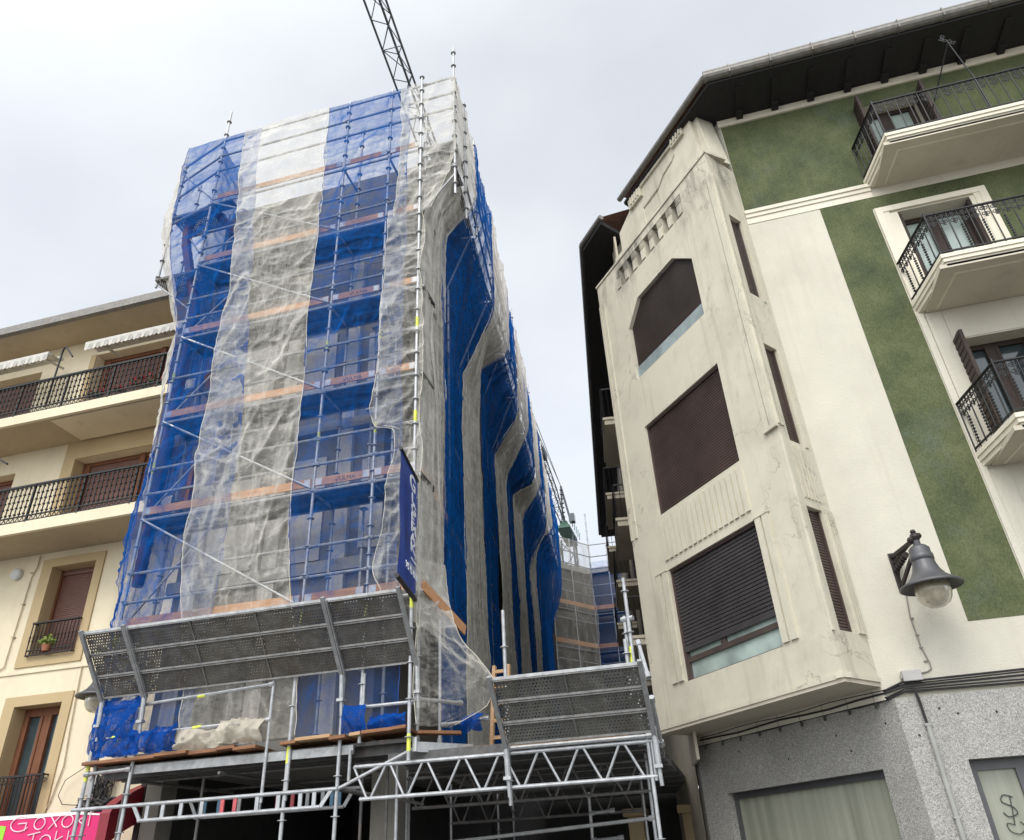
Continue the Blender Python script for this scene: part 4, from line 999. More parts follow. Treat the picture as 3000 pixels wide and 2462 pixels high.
for x0, x1 in ((-10.72, -9.5), (-9.5, -6.1), (-6.1, -5.0), (-5.0, -4.2), (-4.2, -3.46)):
    y0 = 10.72 if x0 < -10 else YS
    for z in (16.48, 17.02, 17.58):
        z_ = z - .3 if x0 < -10 else z
        rail(scaf, (x0, y0, z_), (x1, YS, z), 'steel_dull')
rail(scaf, (-10.72, 10.72, 15.3), (-9.5, YS, 15.35)); rail(scaf, (-4.2, YS, 15.35), (-3.46, YS, 15.35)); rail(scaf, (-4.2, YS, 14.3), (-3.46, YS, 14.6)); rail(scaf, (-4.2, YS, 13.4), (-3.46, YS, 14.3), ends=False)
rail(scaf, (-10.72, 10.72, 17.0), (-9.5, YS, 15.5), 'steel_dull', .02, 'diagonal_brace'); rail(scaf, (-10.72, 10.75, 15.6), (-9.5, 11.1, 13.6), 'steel_dull', .02, 'diagonal_brace')
rail(scaf, (-10.72, 10.72, 13.4), (-9.5, 10.5, 12.2), 'steel_dull', .02, 'diagonal_brace')
for x0, x1, y0, z in ((-10.7, -9.55, 10.62, 13.42), (-10.7, -9.55, 10.62, 15.37), (-4.15, -3.5, 10.55, 14.75), (-4.15, -3.5, 10.55, 15.4)):
    MB().sheet((x0, y0, z), (1, 0, 0), (0, 1, 0), x1 - x0, .7).sheet((x0, y0, z), (1, 0, 0), (0, 0, 1), x1 - x0, .06).build('perforated_deck', 'perf', scaf)
# gallery at first-floor level: guard rails, deck beams, ladder beam
rail(scaf, (-9.5, YS, 4.03), (-6.46, YS, 4.15)); rail(scaf, (-9.5, YS, 3.62), (-6.46, YS, 3.64)); rail(scaf, (-4.98, YS, 3.68), (-4.2, YS, 3.68))
rail(scaf, (-9.5, YS - .02, 3.12), (-8.71, YS - .02, 3.14), 'steel_dull')
for z, a, b in ((4.09, -7.75, -7.62), (3.635, -7.75, -7.6), (3.62, -9.2, -9.07)): MB().tube((a, YS, z), (b, YS, z + .006), .029, 10).build('marking_tape', 'yellow', scaf)
for x, z0, z1, mt in ((-6.46, 2.54, 4.2, 'steel'), (-6.08, 2.54, 3.2, 'steel'), (-4.97, 3.3, 4.15, 'steel'), (-5.13, 2.72, 3.12, 'steel_dull')):
    MB().tube((x, YS - .0, z0), (x, YS, z1), .0242, 10).build('post', mt, scaf)
MB().tube((-4.19, YS, 3.06), (-5.28, YS, 2.64), .024, 10).build('diagonal_brace', 'steel', scaf)
def ladder_beam(x0, x1, zt, zb, y, xl, xr, rungs, mat):
    o = MB().tube((x0, y, zt), (x1, y, zt), .026, 10).tube((xl, y, zb), (xr, y, zb), .026, 10).build('ladder_beam', mat, scaf)
    m = MB(); red = MB(); blu = MB()
    n = len(rungs)
    for i, x in enumerate(rungs):
        t = red if i in (4, 5) else (blu if mat == 'steel_dull' and i in (0, 1, n - 1, n - 2) else m)
        t.box(x - .028, x + .028, y - .012, y + .012, zb, zt)
    m.bar((xl - .12, y, zt), (xl + .03, y, zb), .024, .05); m.bar((xr + .16, y, zt), (xr, y, zb), .024, .05)
    m.build_each('rung', mat, o); red.build_each('rung', 'redpaint', o)
    if blu.v: blu.build_each('rung', 'bluerung', o)
ladder_beam(-9.6, -5.28, 2.64, 2.43, YS - .03, -8.41, -5.52, [-8.28, -8.02, -7.72, -7.38, -7.05, -6.85, -6.5, -6.17, -5.83, -5.62], 'steel')
ladder_beam(-9.4, -5.3, 2.72, 2.48, 11.35, -8.1, -5.6, [-7.95, -7.7, -7.35, -7.0, -6.7, -6.45, -6.2, -5.95, -5.8, -5.68], 'steel_dull')
m = MB()
for x in (-9.42, -8.0, -5.3, -4.9): m.tube((x, 11.3, 0), (x, 11.3, 3.2), .024, 8)
for y in (11.3, 13.2): m.tube((-9.4, y, 3.05), (-4.2, y, 3.05), .024, 8)
for x in (-8.7, -7.2, -5.3): m.tube((x, 10.5, 2.98), (x, 13.2, 2.98), .024, 8)
m.tube((-5.28, 10.5, 2.63), (-5.28, 11.9, 2.60), .022, 8); m.tube((-5.28, 10.5, 1.75), (-4.6, 10.5, 1.72), .024, 8); m.tube((-5.3, 10.52, 2.65), (-4.45, 11.6, 2.45), .022, 8)
m.build_each('under_deck_tube', 'tube_shaded', scaf)
m = MB().box(-9.45, -4.12, YS + .08, 11.5, 3.17, 3.215)
for y in (10.75, 10.95, 11.15, 11.35): m.box(-9.4, -4.2, y, y + .05, 3.05, 3.17)
m.build('deck', 'steel_dark', scaf)
MB().box(-8.75, -5.1, YS + .02, YS + .07, 3.07, 3.19).build('deck_beam', 'steel_dull', scaf)
m = MB(); m.bar((-4.13, 10.47, 3.08), (-3.55, 11.2, 3.08), .04, .13); m.bar((-4.14, 10.46, 3.02), (-4.14, 10.46, 3.2), .06, .06); m.build('deck_beam', 'steel_beam', scaf)

# ------------------------------------------------------------------ gallery and trusses over the alley
gan = thing('scaffold_bridge', 'scaffold bridge of tube trusses spanning the alley mouth', 'scaffold', (-2.5, 10.5, 0))
def truss(y, x0, x1, zb, zt, mat, off):
    o = MB().tube((x0, y, zb), (x1, y, zb), .0265, 10).tube((x0 - .1, y, zt), (x1, y, zt), .0265, 10).build('truss', mat, gan)
    m = MB(); x = x0 + off; st = .54
    while x < x1 - .05:
        if x + st / 2 < x1: m.tube((x - .025 + .05, y, zb), (x + st / 2 - .03, y, zt), .017, 8)
        if x - st / 2 > x0 - .3: m.tube((x - .025, y, zb), (x - st / 2 + .03, y, zt), .017, 8)
        x += st
    m.build('lattice', mat, o)
    MB().tube((x1 - .02, y, zb - .05), (x1 - .02, y, zt + .12), .024, 8).build('end_post', mat, gan)
truss(YS, -4.95, -.90, 2.485, 2.895, 'steel', .13)
truss(12.3, -4.9, -1.15, 2.45, 2.87, 'tube_shaded', .1); truss(15.0, -5.2, -1.6, 2.34, 2.8, 'tube_shaded', .2)
m = MB()
for x, y in ((-.97, 10.5), (-1.2, 12.3), (-5.0, 12.3), (-4.62, 11.0), (-1.6, 15.0), (-5.2, 15)): m.tube((x, y, 0), (x, y, 3.0), .0242, 10); m.lathe((x, y, 1.8), [(.024, -.006), (.06, -.005), (.06, .005), (.024, .006)], 10)
m.build_each('leg', 'steel', gan, lambda c: (round(c.x, 1), round(c.y, 1)))
m = MB()
for y0 in [10.6 + 1.1 * k for k in range(9)]: m.box(-4.6, -.95, y0, y0 + 1.0, 2.99, 3.04); [m.box(-4.6, -.95, y0 + k, y0 + k + .03, 2.93, 2.99) for k in (0, .32, .64, .97)]  # rear decks carried on past the bridge to shut skylight out
m.build_each('deck', 'steel_dark', gan, lambda c: int((c.y - 10.55) / 1.1))
rail(gan, (-2.86, YS - .03, 2.955), (-.9, YS - .03, 2.955))
rail(gan, (-5.0, 12.4, 1.0), (-5.0, 12.4, 2.9), 'steel_dull'); rail(gan, (-4.5, 12.3, 1.95), (-1.2, 12.3, 2.1), 'steel_dull'); rail(gan, (-2.4, 14.0, 1.9), (-1.9, 14.0, 1.92)); rail(gan, (-2.4, 14, 2.3), (-2.0, 14, 2.32)); rail(gan, (-2.4, 14, 1.7), (-2.4, 14, 2.6))
for x, y, z0, z1 in ((-2.93, 10.9, 2.3, 4.95), (-1.06, 10.9, 2.9, 5.2), (-1.12, 10.95, 2.9, 4.65), (-.95, 10.9, 2.9, 4.28), (-1.14, 10.86, 3.2, 4.3)):
    pole(gan, x, y, z0, z1, 'steel')
MB().tube((-1.085, 10.9, 3.98), (-1.075, 10.9, 4.2), .0265, 10).build('marking_tape', 'yellow', gan)
rail(gan, (-1.15, 10.95, 4.6), (-1.0, 10.9, 4.6)); rail(gan, (-.96, 10.9, 4.25), (-.86, 10.6, 3.7)); rail(gan, (-.84, 10.4, 3.4), (-.84, 11.0, 2.9))
MB().box(-2.8, -1.2, 10.46, 10.62, 2.955, 2.985).build('timber_edge', 'plank_pale', gan)

# ------------------------------------------------------------------ inclined protection fans of perforated planks
def fan(name, label, xs, ybot, zbot, ytop, ztop, mat, group, posts):
    t = thing(name, label, 'protection fan', ((xs[0] + xs[-1]) / 2, ybot, zbot), group)
    up = Vector((0, ytop - ybot, ztop - zbot)); H = up.length; up /= H; nn = Vector((0, -up.z, up.y)) * -1  # nn points back to the building
    rows = 3; h = H / rows
    for a, b in zip(xs[:-1], xs[1:]):
        a2, b2 = a + .035, b - .035
        for k in range(rows):
            o = Vector((a2, ybot, zbot)) + up * (h * k + .02); w = b2 - a2; hh = h - .03
            m = MB()
            m.sheet(o, (1, 0, 0), up, w, hh, (random.random() * 3, random.random()))
            pn = m.build('plank', mat, t)
            r = MB()
            for e0 in (0, hh): r.bar(o + up * e0 - nn * .015, o + up * e0 - nn * .015 + Vector((w, 0, 0)), .02, .028)
            n = 3 if w > 2 else (2 if w > 1.6 else 0)
            for i in range(1, n): r.bar(o + Vector((w * i / n, 0, 0)) + up * .02 - nn * .012, o + Vector((w * i / n, 0, 0)) + up * (hh - .02) - nn * .012, .02, .02)
            r.build('rib', 'rib', pn)
    f = MB()
    for i, x in enumerate(xs):
        o = Vector((x, ybot, zbot)); f.bar(o - up * .06 - nn * .03, o + up * (H + .07) - nn * .03, .06, .05)
        if 0 < i < len(xs) - 1: f.bar(o + Vector((.05, 0, 0)) - up * .04 - nn * .03, o + Vector((.05, 0, 0)) + up * (H + .02) - nn * .03, .02, .05)
    o = Vector((xs[0], ybot, zbot)) + up * (H + .01); f.bar(o, o + Vector((xs[-1] - xs[0], 0, 0)), .03, .04)
    f.build('frame', 'steel_dull', t)
    f = MB()
    for x in xs if posts is None else posts: f.tube((x, ybot, zbot + .06), (x + .005, ybot + .03, zbot - .40), .038, 10).tube((x + .005, ybot + .03, zbot - .4), (x + .01, ybot + .05, zbot - .62), .025, 8).box(x - .05, x + .05, ybot - .02, ybot + .07, zbot - .42, zbot - .38)
    f.build_each('socket_post', 'steel', t, lambda c: round(c.x * 2))
    return t
fan('protection_fan', 'long inclined fan of perforated steel planks across the scaffold front', [-9.44, -8.67, -5.30, -4.12], 10.42, 4.20, 9.72, 5.06, 'perf', 'inclined perforated fans', None)
fan('protection_fan', 'short inclined fan of perforated steel planks over the alley mouth', [-2.83, -.87], 10.40, 2.99, 9.75, 3.70, 'perf2', 'inclined perforated fans', None)

# ------------------------------------------------------------------ loose planks on the gallery edge
PL = [(-9.55, -8.8, .0, 'plank', 'left end plank of the gallery, dark and short'), (-8.80, -8.25, .0, 'plank', 'orange faced plank end just right of the second scaffold leg'), (-8.25, -7.7, .02, 'plank', 'third plank from the left along the gallery edge'), (-7.7, -7.22, .01, 'plank', 'dark plank end below the crumpled white net'),
      (-7.22, -6.92, .03, 'plank', 'orange plank end near the middle of the gallery edge'), (-6.92, -6.55, .0, 'plank', 'dark plank end left of the middle post'), (-6.2, -5.95, .02, 'plank', 'narrow plank just right of the middle post'), (-5.95, -5.4, .05, 'plank_pale', 'broad pale plank sticking out below the blue net'), (-5.4, -5.15, .02, 'plank', 'short plank left of the thick leg with yellow tape'),
      (-5.12, -4.95, .05, 'plank_pale', 'small pale plank right of the thick leg with yellow tape'), (-4.92, -4.45, .06, 'plank', 'dark red plank lying high near the right end of the gallery'), (-4.45, -4.24, .07, 'plank', 'short dark red plank beside the corner pole')]
for k, (a, b, dz, mt, lab) in enumerate(PL):
    m = MB(); y = 10.40 - .03 * (k % 3)
    m.add([(a, y, 3.24 + dz), (b, y, 3.25 + dz), (b, y, 3.295 + dz), (a, y, 3.285 + dz), (a - .1, 11.1, 3.24 + dz), (b - .1, 11.1, 3.25 + dz), (b - .1, 11.1, 3.295 + dz), (a - .1, 11.1, 3.285 + dz)], [(0, 3, 2, 1), (4, 5, 6, 7), (0, 1, 5, 4), (1, 2, 6, 5), (2, 3, 7, 6), (3, 0, 4, 7)])
    tag(m.build('timber_plank', mt, bevel=.004), lab, 'plank', 'planks along the gallery edge')
m = MB().add([(-4.12, 10.5, 3.26), (-3.62, 10.9, 3.26), (-3.66, 11.05, 3.26), (-4.2, 10.7, 3.26), (-4.12, 10.5, 3.30), (-3.62, 10.9, 3.30), (-3.66, 11.05, 3.30), (-4.2, 10.7, 3.30)], [(0, 3, 2, 1), (4, 5, 6, 7), (0, 1, 5, 4), (1, 2, 6, 5), (2, 3, 7, 6), (3, 0, 4, 7)])
tag(m.build('timber_plank', 'plank'), 'orange plank jutting out right of the corner pole', 'plank', 'planks along the gallery edge')
m = MB().box(-4.0, -3.3, 11.2, 11.5, 3.06, 3.10).box(-4.1, -3.2, 10.95, 11.2, 3.05, 3.09); tag(m.build('plank_stack', 'plank'), 'low stack of boards on the bridge right of the corner pole', 'boards')
wl = MB()
for x in (-3.35, -3.12): wl.bar((x, 11.5, 3.05), (x + .06, 11.6, 4.3), .05, .09)
for i in range(5): wl.bar((-3.33 + .01 * i, 11.5 + .02 * i, 3.25 + i * .24), (-3.10 + .01 * i, 11.5 + .02 * i, 3.25 + i * .24), .04, .05)
tag(wl.build('wooden_ladder', 'plank_pale'), 'short wooden ladder leaning beside the left edge of the short fan', 'ladder')

# ------------------------------------------------------------------ alley scaffold
asc = thing('scaffold', 'long tube scaffold lining the alley side of the building behind the striped nets', 'scaffold', (-4.9, 16, 0))
A1 = .70
for k, t in enumerate((2.5, 5.0, 7.5, 10.0, 12.5, 15.0, 17.5, 20.0, 22.5, 25.0, 27.5)):
    p = AP(A0, t, A1, 0); q = AP(A0, t, -.02, 0)
    pole(asc, p[0], p[1], 15.0, 18.5 + .25 * (k % 2)); pole(asc, q[0], q[1], 0 if k > 1 else 3.1, 13.4, 'steel_dull')
    MB().tube(AP(A0, t, -.25, 12.9), AP(A0, t, A1 - .15, 15.0), .024, 8).build('bracket_brace', 'steel_dull', asc)
for z in (15.35, 16.48, 17.02, 17.58): rail(asc, AP(A0, 0, A1, z), AP(A0, 27.5, A1, z), 'steel_dull', ends=False)
for z in (5.25, 7.3, 9.35, 11.4): rail(asc, AP(A0, 0, 0, z), AP(A0, 27.5, 0, z), 'steel_dull', ends=False)
for z in (14.95,):
    m = MB()
    for i in range(11): m.sheet(AP(A0, 2.5 * i + .03, .03, z + .03), (ad[0], ad[1], 0), (an[0], an[1], 0), 2.44, .6)
    m.build('perforated_deck', 'perf', asc)
for z in (5.25, 7.3, 9.35, 11.4):
    m = MB()
    m.add([AP(A0, .2, -.9, z), AP(A0, 28, -.9, z), AP(A0, 28, -.05, z), AP(A0, .2, -.05, z)], [(0, 1, 2, 3)]); m.build('deck', 'steel_dark', asc)
m = MB().bar(AP(A0, .2, -.02, 5.45), AP(A0, 2.4, -.02, 5.45), .025, .15); m.build('toe_board', 'toe', asc)
m = MB().bar(AP(A0, .2, -.02, 7.45), AP(A0, 2.4, -.02, 7.45), .025, .15); m.build('toe_board', 'toe', asc)
m = MB().bar((-4.12, 10.62, 5.42), (-3.86, 11.9, 5.0), .03, .17); m.build('toe_board', 'toe', asc)
rail(asc, (-4.05, 11.2, 3.2), (-4.05, 11.2, 5.0)); rail(asc, (-4.15, 10.5, 3.72), (-3.75, 11.3, 3.75)); rail(asc, (-4.0, 11.2, 3.45), (-3.3, 11.2, 3.48))
sb = MB().sheet(AP(A0, 14.4, .05, 12.2), (ad[0], ad[1], 0), (0, 0, 1), 1.6, 1.0)
tag(sb.build('notice_board', 'greybox'), 'grey sheet board tied behind the alley nets', 'board')

# ------------------------------------------------------------------ debris nets: front
NF = 'striped debris nets on the scaffold'
F = lambda pts, y=10.43: [(x, y if z > 5.3 else y + .14 * min(1, (5.3 - z) / .6), z) for x, z in pts]
NL = LIFTS + [3.3, 16.48, 17.58]
Zs = [17.58, 16.5, 15.36, 14.4, 13.4, 12.4, 11.4, 10.4, 9.35, 8.3, 7.3, 6.3, 5.25, 4.3, 3.35]
def interp(pts, zs): 
    p = sorted(pts, key=lambda q: q[1]); return [(float(np.interp(z, [q[1] for q in p], [q[0] for q in p])), z) for z in zs]
b1L = interp([(-10.5, 17.4), (-10.46, 14.7), (-10.17, 13.5), (-9.6, 11.75), (-9.56, 10.5), (-9.53, 3.3)], Zs)
b1R = interp([(-8.39, 17.3), (-8.35, 16.0), (-8.04, 12.74), (-7.78, 10.22), (-7.63, 8.5), (-7.69, 7.4), (-7.69, 5.5), (-7.9, 3.3)], Zs)
w1L = interp([(-8.87, 17.5), (-8.66, 14.96), (-8.59, 14.3), (-8.5, 12.7), (-8.45, 11.8), (-8.56, 10.9), (-8.46, 9.5), (-8.5, 8.85), (-8.37, 7.6), (-8.37, 6.6), (-8.28, 5.6), (-7.98, 4.1), (-7.92, 3.3)], Zs)
w1R = interp([(-6.57, 17.6), (-6.52, 15.4), (-6.53, 13.56), (-6.5, 11.5), (-6.45, 9.5), (-6.40, 9.0), (-6.46, 7.5), (-6.4, 6.5), (-6.25, 5.5), (-6.05, 4.2), (-6.03, 3.3)], Zs)
b2R = interp([(-4.5, 17.6), (-4.5, 13.4), (-4.55, 11.4), (-4.4, 3.3)], Zs)
b2L = [(x - .02, z) for x, z in w1R]
cloth('debris_net', 'blue', F(b1L, 10.45), F(b1R, 10.45), 'blue net strip at the left end of the scaffold front, over the orange boards', group=NF, seed=11, clip=True, lifts=NL, amp=.8)
cloth('debris_net', 'white', F(w1L, 10.40), F(w1R, 10.40), 'broad white net strip down the middle of the scaffold front', group=NF, seed=23, clip=True, lifts=NL, amp=.85, diag=.7)
cloth('debris_net', 'blue', F(b2L, 10.44), F(b2R, 10.44), 'blue net strip between the white middle strip and the corner pole', group=NF, seed=37, clip=True, lifts=NL, amp=.8)
Zt = [17.55, 16.5, 15.3, 14.2, 13.3]
cloth('debris_net', 'white', F(interp([(-4.71, 17.5), (-4.64, 14.7), (-4.82, 13.3)], Zt)), F(interp([(-3.42, 17.55), (-3.42, 15.0), (-3.55, 14.2), (-3.95, 13.3)], Zt)), 'white net wrapping the top right corner bay of the scaffold', group=NF, seed=41, clip=True, amp=.9, diag=.9)
Zc = [13.4, 12.4, 11.1, 9.8, 9.1, 8.7, 8.25, 7.95, 7.72, 7.4, 7.1, 6.3, 5.7, 5.3, 4.2]
n6 = [(-4.82, 13.4), (-4.95, 12.4), (-4.95, 11.1), (-4.96, 9.8), (-5.01, 9.1), (-5.06, 8.7), (-4.96, 8.25), (-4.62, 8.2), (-4.55, 7.72), (-4.62, 7.4), (-4.69, 7.1), (-4.77, 6.3), (-4.88, 5.7), (-4.72, 5.3), (-4.6, 4.2)]
cloth('debris_net', 'white', F(n6, 10.39), F([(-4.12, z) for x, z in n6], 10.42), 'torn white net hanging loose left of the corner pole', group=NF, seed=53, clip=True, amp=.95, diag=.6)
# left return: outer white edge and the blue wrap behind it
Zl = [17.45, 16.5, 15.1, 14.4, 13.7, 12.6, 11.7, 11.3, 9.85, 8.8, 7.75, 7.15, 6.6, 5.6, 3.4]
ol = interp([(-10.93, 17.5), (-10.98, 15.1), (-10.6, 13.7), (-10.2, 12.6), (-9.84, 11.7), (-9.95, 11.3), (-9.86, 9.85), (-9.76, 8.8), (-9.77, 7.75), (-9.98, 7.16), (-9.84, 6.6), (-9.76, 5.6), (-9.72, 3.3)], Zl)
il = interp([(-10.5, 17.4), (-10.46, 14.7), (-10.2, 13.5), (-9.62, 11.75), (-9.58, 10.5), (-9.55, 3.3)], Zl)
cloth('debris_net', 'white', F(ol[:11], 10.74), F(il[:11], 10.46), 'narrow white net folded round the left end of the scaffold', group=NF, seed=61, amp=.8, cell=.04)
cloth('debris_net', 'blue', F([(x - .01, z) for x, z in ol[9:]], 10.72), F(il[9:], 10.46), 'blue net flaring out at the lower left end of the scaffold', group=NF, seed=67, amp=1.2, cell=.04)
cloth('debris_net', 'blue', [(-9.52, 10.52, z) for z in Zl], [(-9.62, 11.6, z) for z in Zl], 'blue net closing the left end of the scaffold towards the cream house', group=NF, seed=71, amp=.8, cell=.06)
# bunched net lying on the gallery
def bunch(x0, x1, z1, y, mat, label, seed):
    n = 9; zz = [z1 - (z1 - 3.3) * i / 6 for i in range(7)]
    cloth('crumpled_net', mat, [(x0 + .03 * math.sin(i * 2.1), y - .10 * math.sin(i / 6 * 3.1) - .02, z) for i, z in enumerate(zz)], [(x1 + .04 * math.sin(i * 1.7), y - .12 * math.sin(i / 6 * 3.1) - .02, z) for i, z in enumerate(zz)], label, 'net', 'crumpled nets lying on the gallery', hem=False, cell=.02, amp=1.7, seed=seed, normal=(0, -1, .3), billow=.10, diag=1.6)
bunch(-9.52, -8.72, 4.2, 10.55, 'blue_thick', 'thick blue crumpled net behind the left rails of the gallery', 5); bunch(-8.75, -7.95, 3.68, 10.5, 'blue_thick', 'low blue crumpled net right of the second scaffold leg', 6)
bunch(-7.95, -7.2, 3.62, 10.5, 'white_thick', 'cream crumpled net heap left of the middle of the gallery', 8); bunch(-7.2, -6.5, 3.66, 10.52, 'white_thick', 'cream crumpled net heap beside the middle post', 9)
bunch(-5.25, -4.9, 3.72, 10.52, 'blue_thick', 'small blue crumpled net by the thick leg with yellow tape', 10); bunch(-4.9, -4.25, 3.55, 10.56, 'blue_thick', 'blue crumpled net beside the corner pole', 12); bunch(-3.72, -3.36, 3.55, 11.2, 'blue_thick', 'blue net bundle on the bridge beside the wooden ladder', 14)
# ------------------------------------------------------------------ debris nets: alley side
lowb = [0, 1.5, 3.45, 6.2, 8.6, 11.1, 12.7, 15.4, 17.4, 20.0, 27.5]; highb = [0, 1.9, 4.3, 7.4, 9.5, 12.2, 14.5, 16.8, 19.1, 22, 27.5]
names = ['first strip after the corner pole', 'second strip from the corner', 'third strip from the corner', 'fourth strip from the corner', 'fifth strip from the corner', 'narrow sixth strip from the corner', 'seventh strip, with the long slanting fold', 'eighth strip, deep in the alley', 'ninth strip, far down the alley', 'last strip at the far end of the alley']
rnd = random.Random(12)
for k in range(10):
    white = k % 2 == 0
    def edge(i, inset=0.):
        tl, th = lowb[i], highb[i]
        za, zb = (14.1, 15.5) if i == 1 else ((12.1, 14.1) if i % 2 == 0 else (13.2, 14.8))
        if i > 1: za += .7 * math.sin(i * 2.3); zb += .5 * math.sin(i * 3.1)
        pts = []
        for z in (17.56, 16.4, 15.7, 15.2, 14.7, 14.2, 13.7, 13.2, 12.7, 12.2, 11.6, 10.2, 8.5, 6.5, 4.8, 3.3):
            f = min(1, max(0, (z - za) / (zb - za)))
            pts.append(AP(A0, tl + (th - tl) * f + inset, .01 + f * (A1 + .03) + (.02 if white else 0), z))
        return pts
    ov = .05 if white else .0
    L_, R_ = edge(k, -ov), edge(k + 1, ov + .05)
    if k == 0:
        L_ = [(float(np.interp(p[2], (12.4, 13.4, 14.2, 15), (-4.17, -4.1, -3.78, -3.43))), 10.45, p[2]) for p in L_[:-1]]; R_ = R_[:-1]
    cloth('debris_net', 'white' if white else 'blue', L_, R_, ('white' if white else 'blue') + ' net on the alley side, ' + names[k], group=NF, seed=100 + k * 7, pin=k == 0, clip=True, cell=.04 if k < 5 else .07, amp=.85, billow=.05, diag=.05, drape=True)
cloth('debris_net', 'white', [(-4.15, 10.47, z) for z in (5.9, 5.3, 4.7, 4.1, 3.7, 3.35)], [AP(A0, 1.5, .08, 6.2), AP(A0, 1.2, .2, 5.5), (-3.66, 10.95, 4.72), (-3.10, 10.9, 3.99), (-3.2, 10.9, 3.6), (-3.75, 10.8, 3.32)], 'white net flaring out from the corner pole to the short fan', group=NF, seed=191, cell=.03, amp=1.0, diag=1.3)

# ------------------------------------------------------------------ banner on the corner pole
bt = thing('banner', 'narrow blue advertising banner with white lettering standing out from the corner pole', 'banner', (-4.1, 10.4, 5.1))
P0b, P1b = Vector((-3.985, 9.28, 5.13)), Vector((-4.165, 10.44, 5.13)); bu = (P1b - P0b).normalized(); bw = (P1b - P0b).length; bn = Vector((-bu.y, bu.x, 0)) * -1
vs = []; fs = []; n = 14
for j in range(n + 1):
    for i in range(7):
        u = i / 6; v = j / n; cv = .06 * math.sin(math.pi * v) * (1 - u)
        p = P0b + bu * (bw * u + cv * 1.2) + Vector((0, 0, 2.0 * v)) + bn * (.02 * math.sin(v * 7 + u * 2) * math.sin(math.pi * v)); vs.append(p)
for j in range(n):
    for i in range(6): a = j * 7 + i; fs.append((a, a + 1, a + 8, a + 7))
cl = MB().add(vs, fs).build('cloth', 'banner', bt, True)
bm = MB(); bm.tube(P0b + Vector((0, 0, 2.0)), P1b + Vector((0, 0, 2.0)), .03, 8).tube(P0b, P1b, .035, 8); bm.build_each('rod', 'cable', bt)
def bmat(u, z, sx=1.): 
    m = Matrix.Identity(4)
    for i in range(3): m[i][0] = bu[i]; m[i][1] = (0, 0, 1)[i]; m[i][2] = bn[i]
    for i in range(3): m[i][0] *= sx
    o = P0b + bu * u + bn * .10; m[0][3], m[1][3], m[2][3] = o.x, o.y, 5.13 + z
    return m
write('G', .34, bmat(.22, 1.48, 1.6), 'banner_ink', 'lettering', cl, .002, bold=.006)
for k, ch in enumerate('LGEMAK'): write(ch, .21, bmat(.36, 1.28 - k * .155, 2.1), 'banner_ink', 'lettering', cl, .002, bold=.006)
write('945 12 46 02', .14, bmat(.10, .16), 'banner_ink', 'lettering', cl, .002, bold=.003)
write('andamios y redes', .055, bmat(.40, .38), 'banner_ink', 'lettering', cl, .002)
for k in range(3): MB().bar(P0b + bu * (.42 + .0 * k) + bn * .078 + Vector((0, 0, .34 - .035 * k)), P0b + bu * (.95 - .05 * k) + bn * .078 + Vector((0, 0, .34 - .035 * k)), .003, .010).build('small_print', 'banner_ink', cl)
# ------------------------------------------------------------------ debris chute
ch = MB(); pts = [(-9.3, 11.2, 15.0), (-9.48, 10.9, 15.3), (-9.66, 10.9, 15.52), (-9.86, 10.9, 15.62), (-10.06, 10.9, 15.66), (-10.24, 10.9, 15.60), (-10.36, 10.9, 15.4), (-10.38, 10.9, 15.1), (-10.32, 10.9, 14.64), (-10.08, 10.9, 13.83), (-9.72, 10.9, 12.76), (-9.66, 10.9, 12.3), (-9.66, 10.9, 11.2), (-9.68, 10.9, 10.3), (-9.66, 10.9, 9.2), (-9.66, 10.9, 6.0)]
fine = []
for a, b in zip(pts[:-1], pts[1:]):
    a, b = Vector(a), Vector(b); k = max(1, int((b - a).length / .22)); fine += [a.lerp(b, i / k) for i in range(k)]
for i, (a, b) in enumerate(zip(fine[:-1], fine[1:])): ch.tube(a, b + (b - a) * .05, .115, 12, .098)
tag(ch.build('debris_chute', 'chute'), 'maroon debris chute arching over the top left of the scaffold behind the blue net', 'chute')

# ------------------------------------------------------------------ far end of the alley
far = thing('far_building', 'far grey building closing the alley', 'building', (-6, 41, 0))
MB().prism([(-9.5, 36.5), (-7.75, 38.6), (-6.0, 41.0), (-2.5, 41.0), (-2.5, 52), (-12, 52)], 0, 15.6).build('wall', 'far_block', far)
MB().prism([(-9.4, 36.3), (-7.7, 38.4), (-5.95, 40.8), (-2.4, 40.8), (-2.5, 52), (-12, 52)], 15.6, 15.9).build('parapet', 'conc', far)
fsc = thing('scaffold', 'far scaffold with orange toe boards at the end of the alley', 'scaffold', (-6, 40, 0))
FQ = [(-7.35, 37.4), (-6.45, 38.7), (-5.6, 39.95), (-4.6, 40.0), (-3.6, 40.0)]
for k, (x, y) in enumerate(FQ): pole(fsc, x, y, 0, 18.9 if k == 2 else 17.0, 'steel', .035)
for z in (16.95, 16.25, 15.55): 
    for a, b in zip(FQ[:-1], FQ[1:]): MB().tube((*a, z), (*b, z), .03, 6).build('rail', 'steel_dull', fsc)
for z in (14.6, 14.0, 13.0, 12.5, 11.0, 10.4, 9.4):
    for a, b in zip(FQ[:-1], FQ[1:]): MB().tube((*a, z), (*b, z), .025, 6).build('rail', 'steel', fsc)
for z in (13.35, 11.3):
    for a, b in ((FQ[0], FQ[2]), (FQ[2], FQ[4])): MB().bar((a[0], a[1] - .06, z), (b[0], b[1] - .06, z), .04, .22).build('toe_board', 'toe', fsc)
    MB().prism([FQ[0], FQ[2], FQ[4], (-3.6, 40.8), (-5.8, 40.8), (-7.6, 38.2)], z - .25, z - .2).build('deck', 'steel_dark', fsc)
o_ = lambda p, z, d=.12: (p[0] + d * .3, p[1] - d, z)
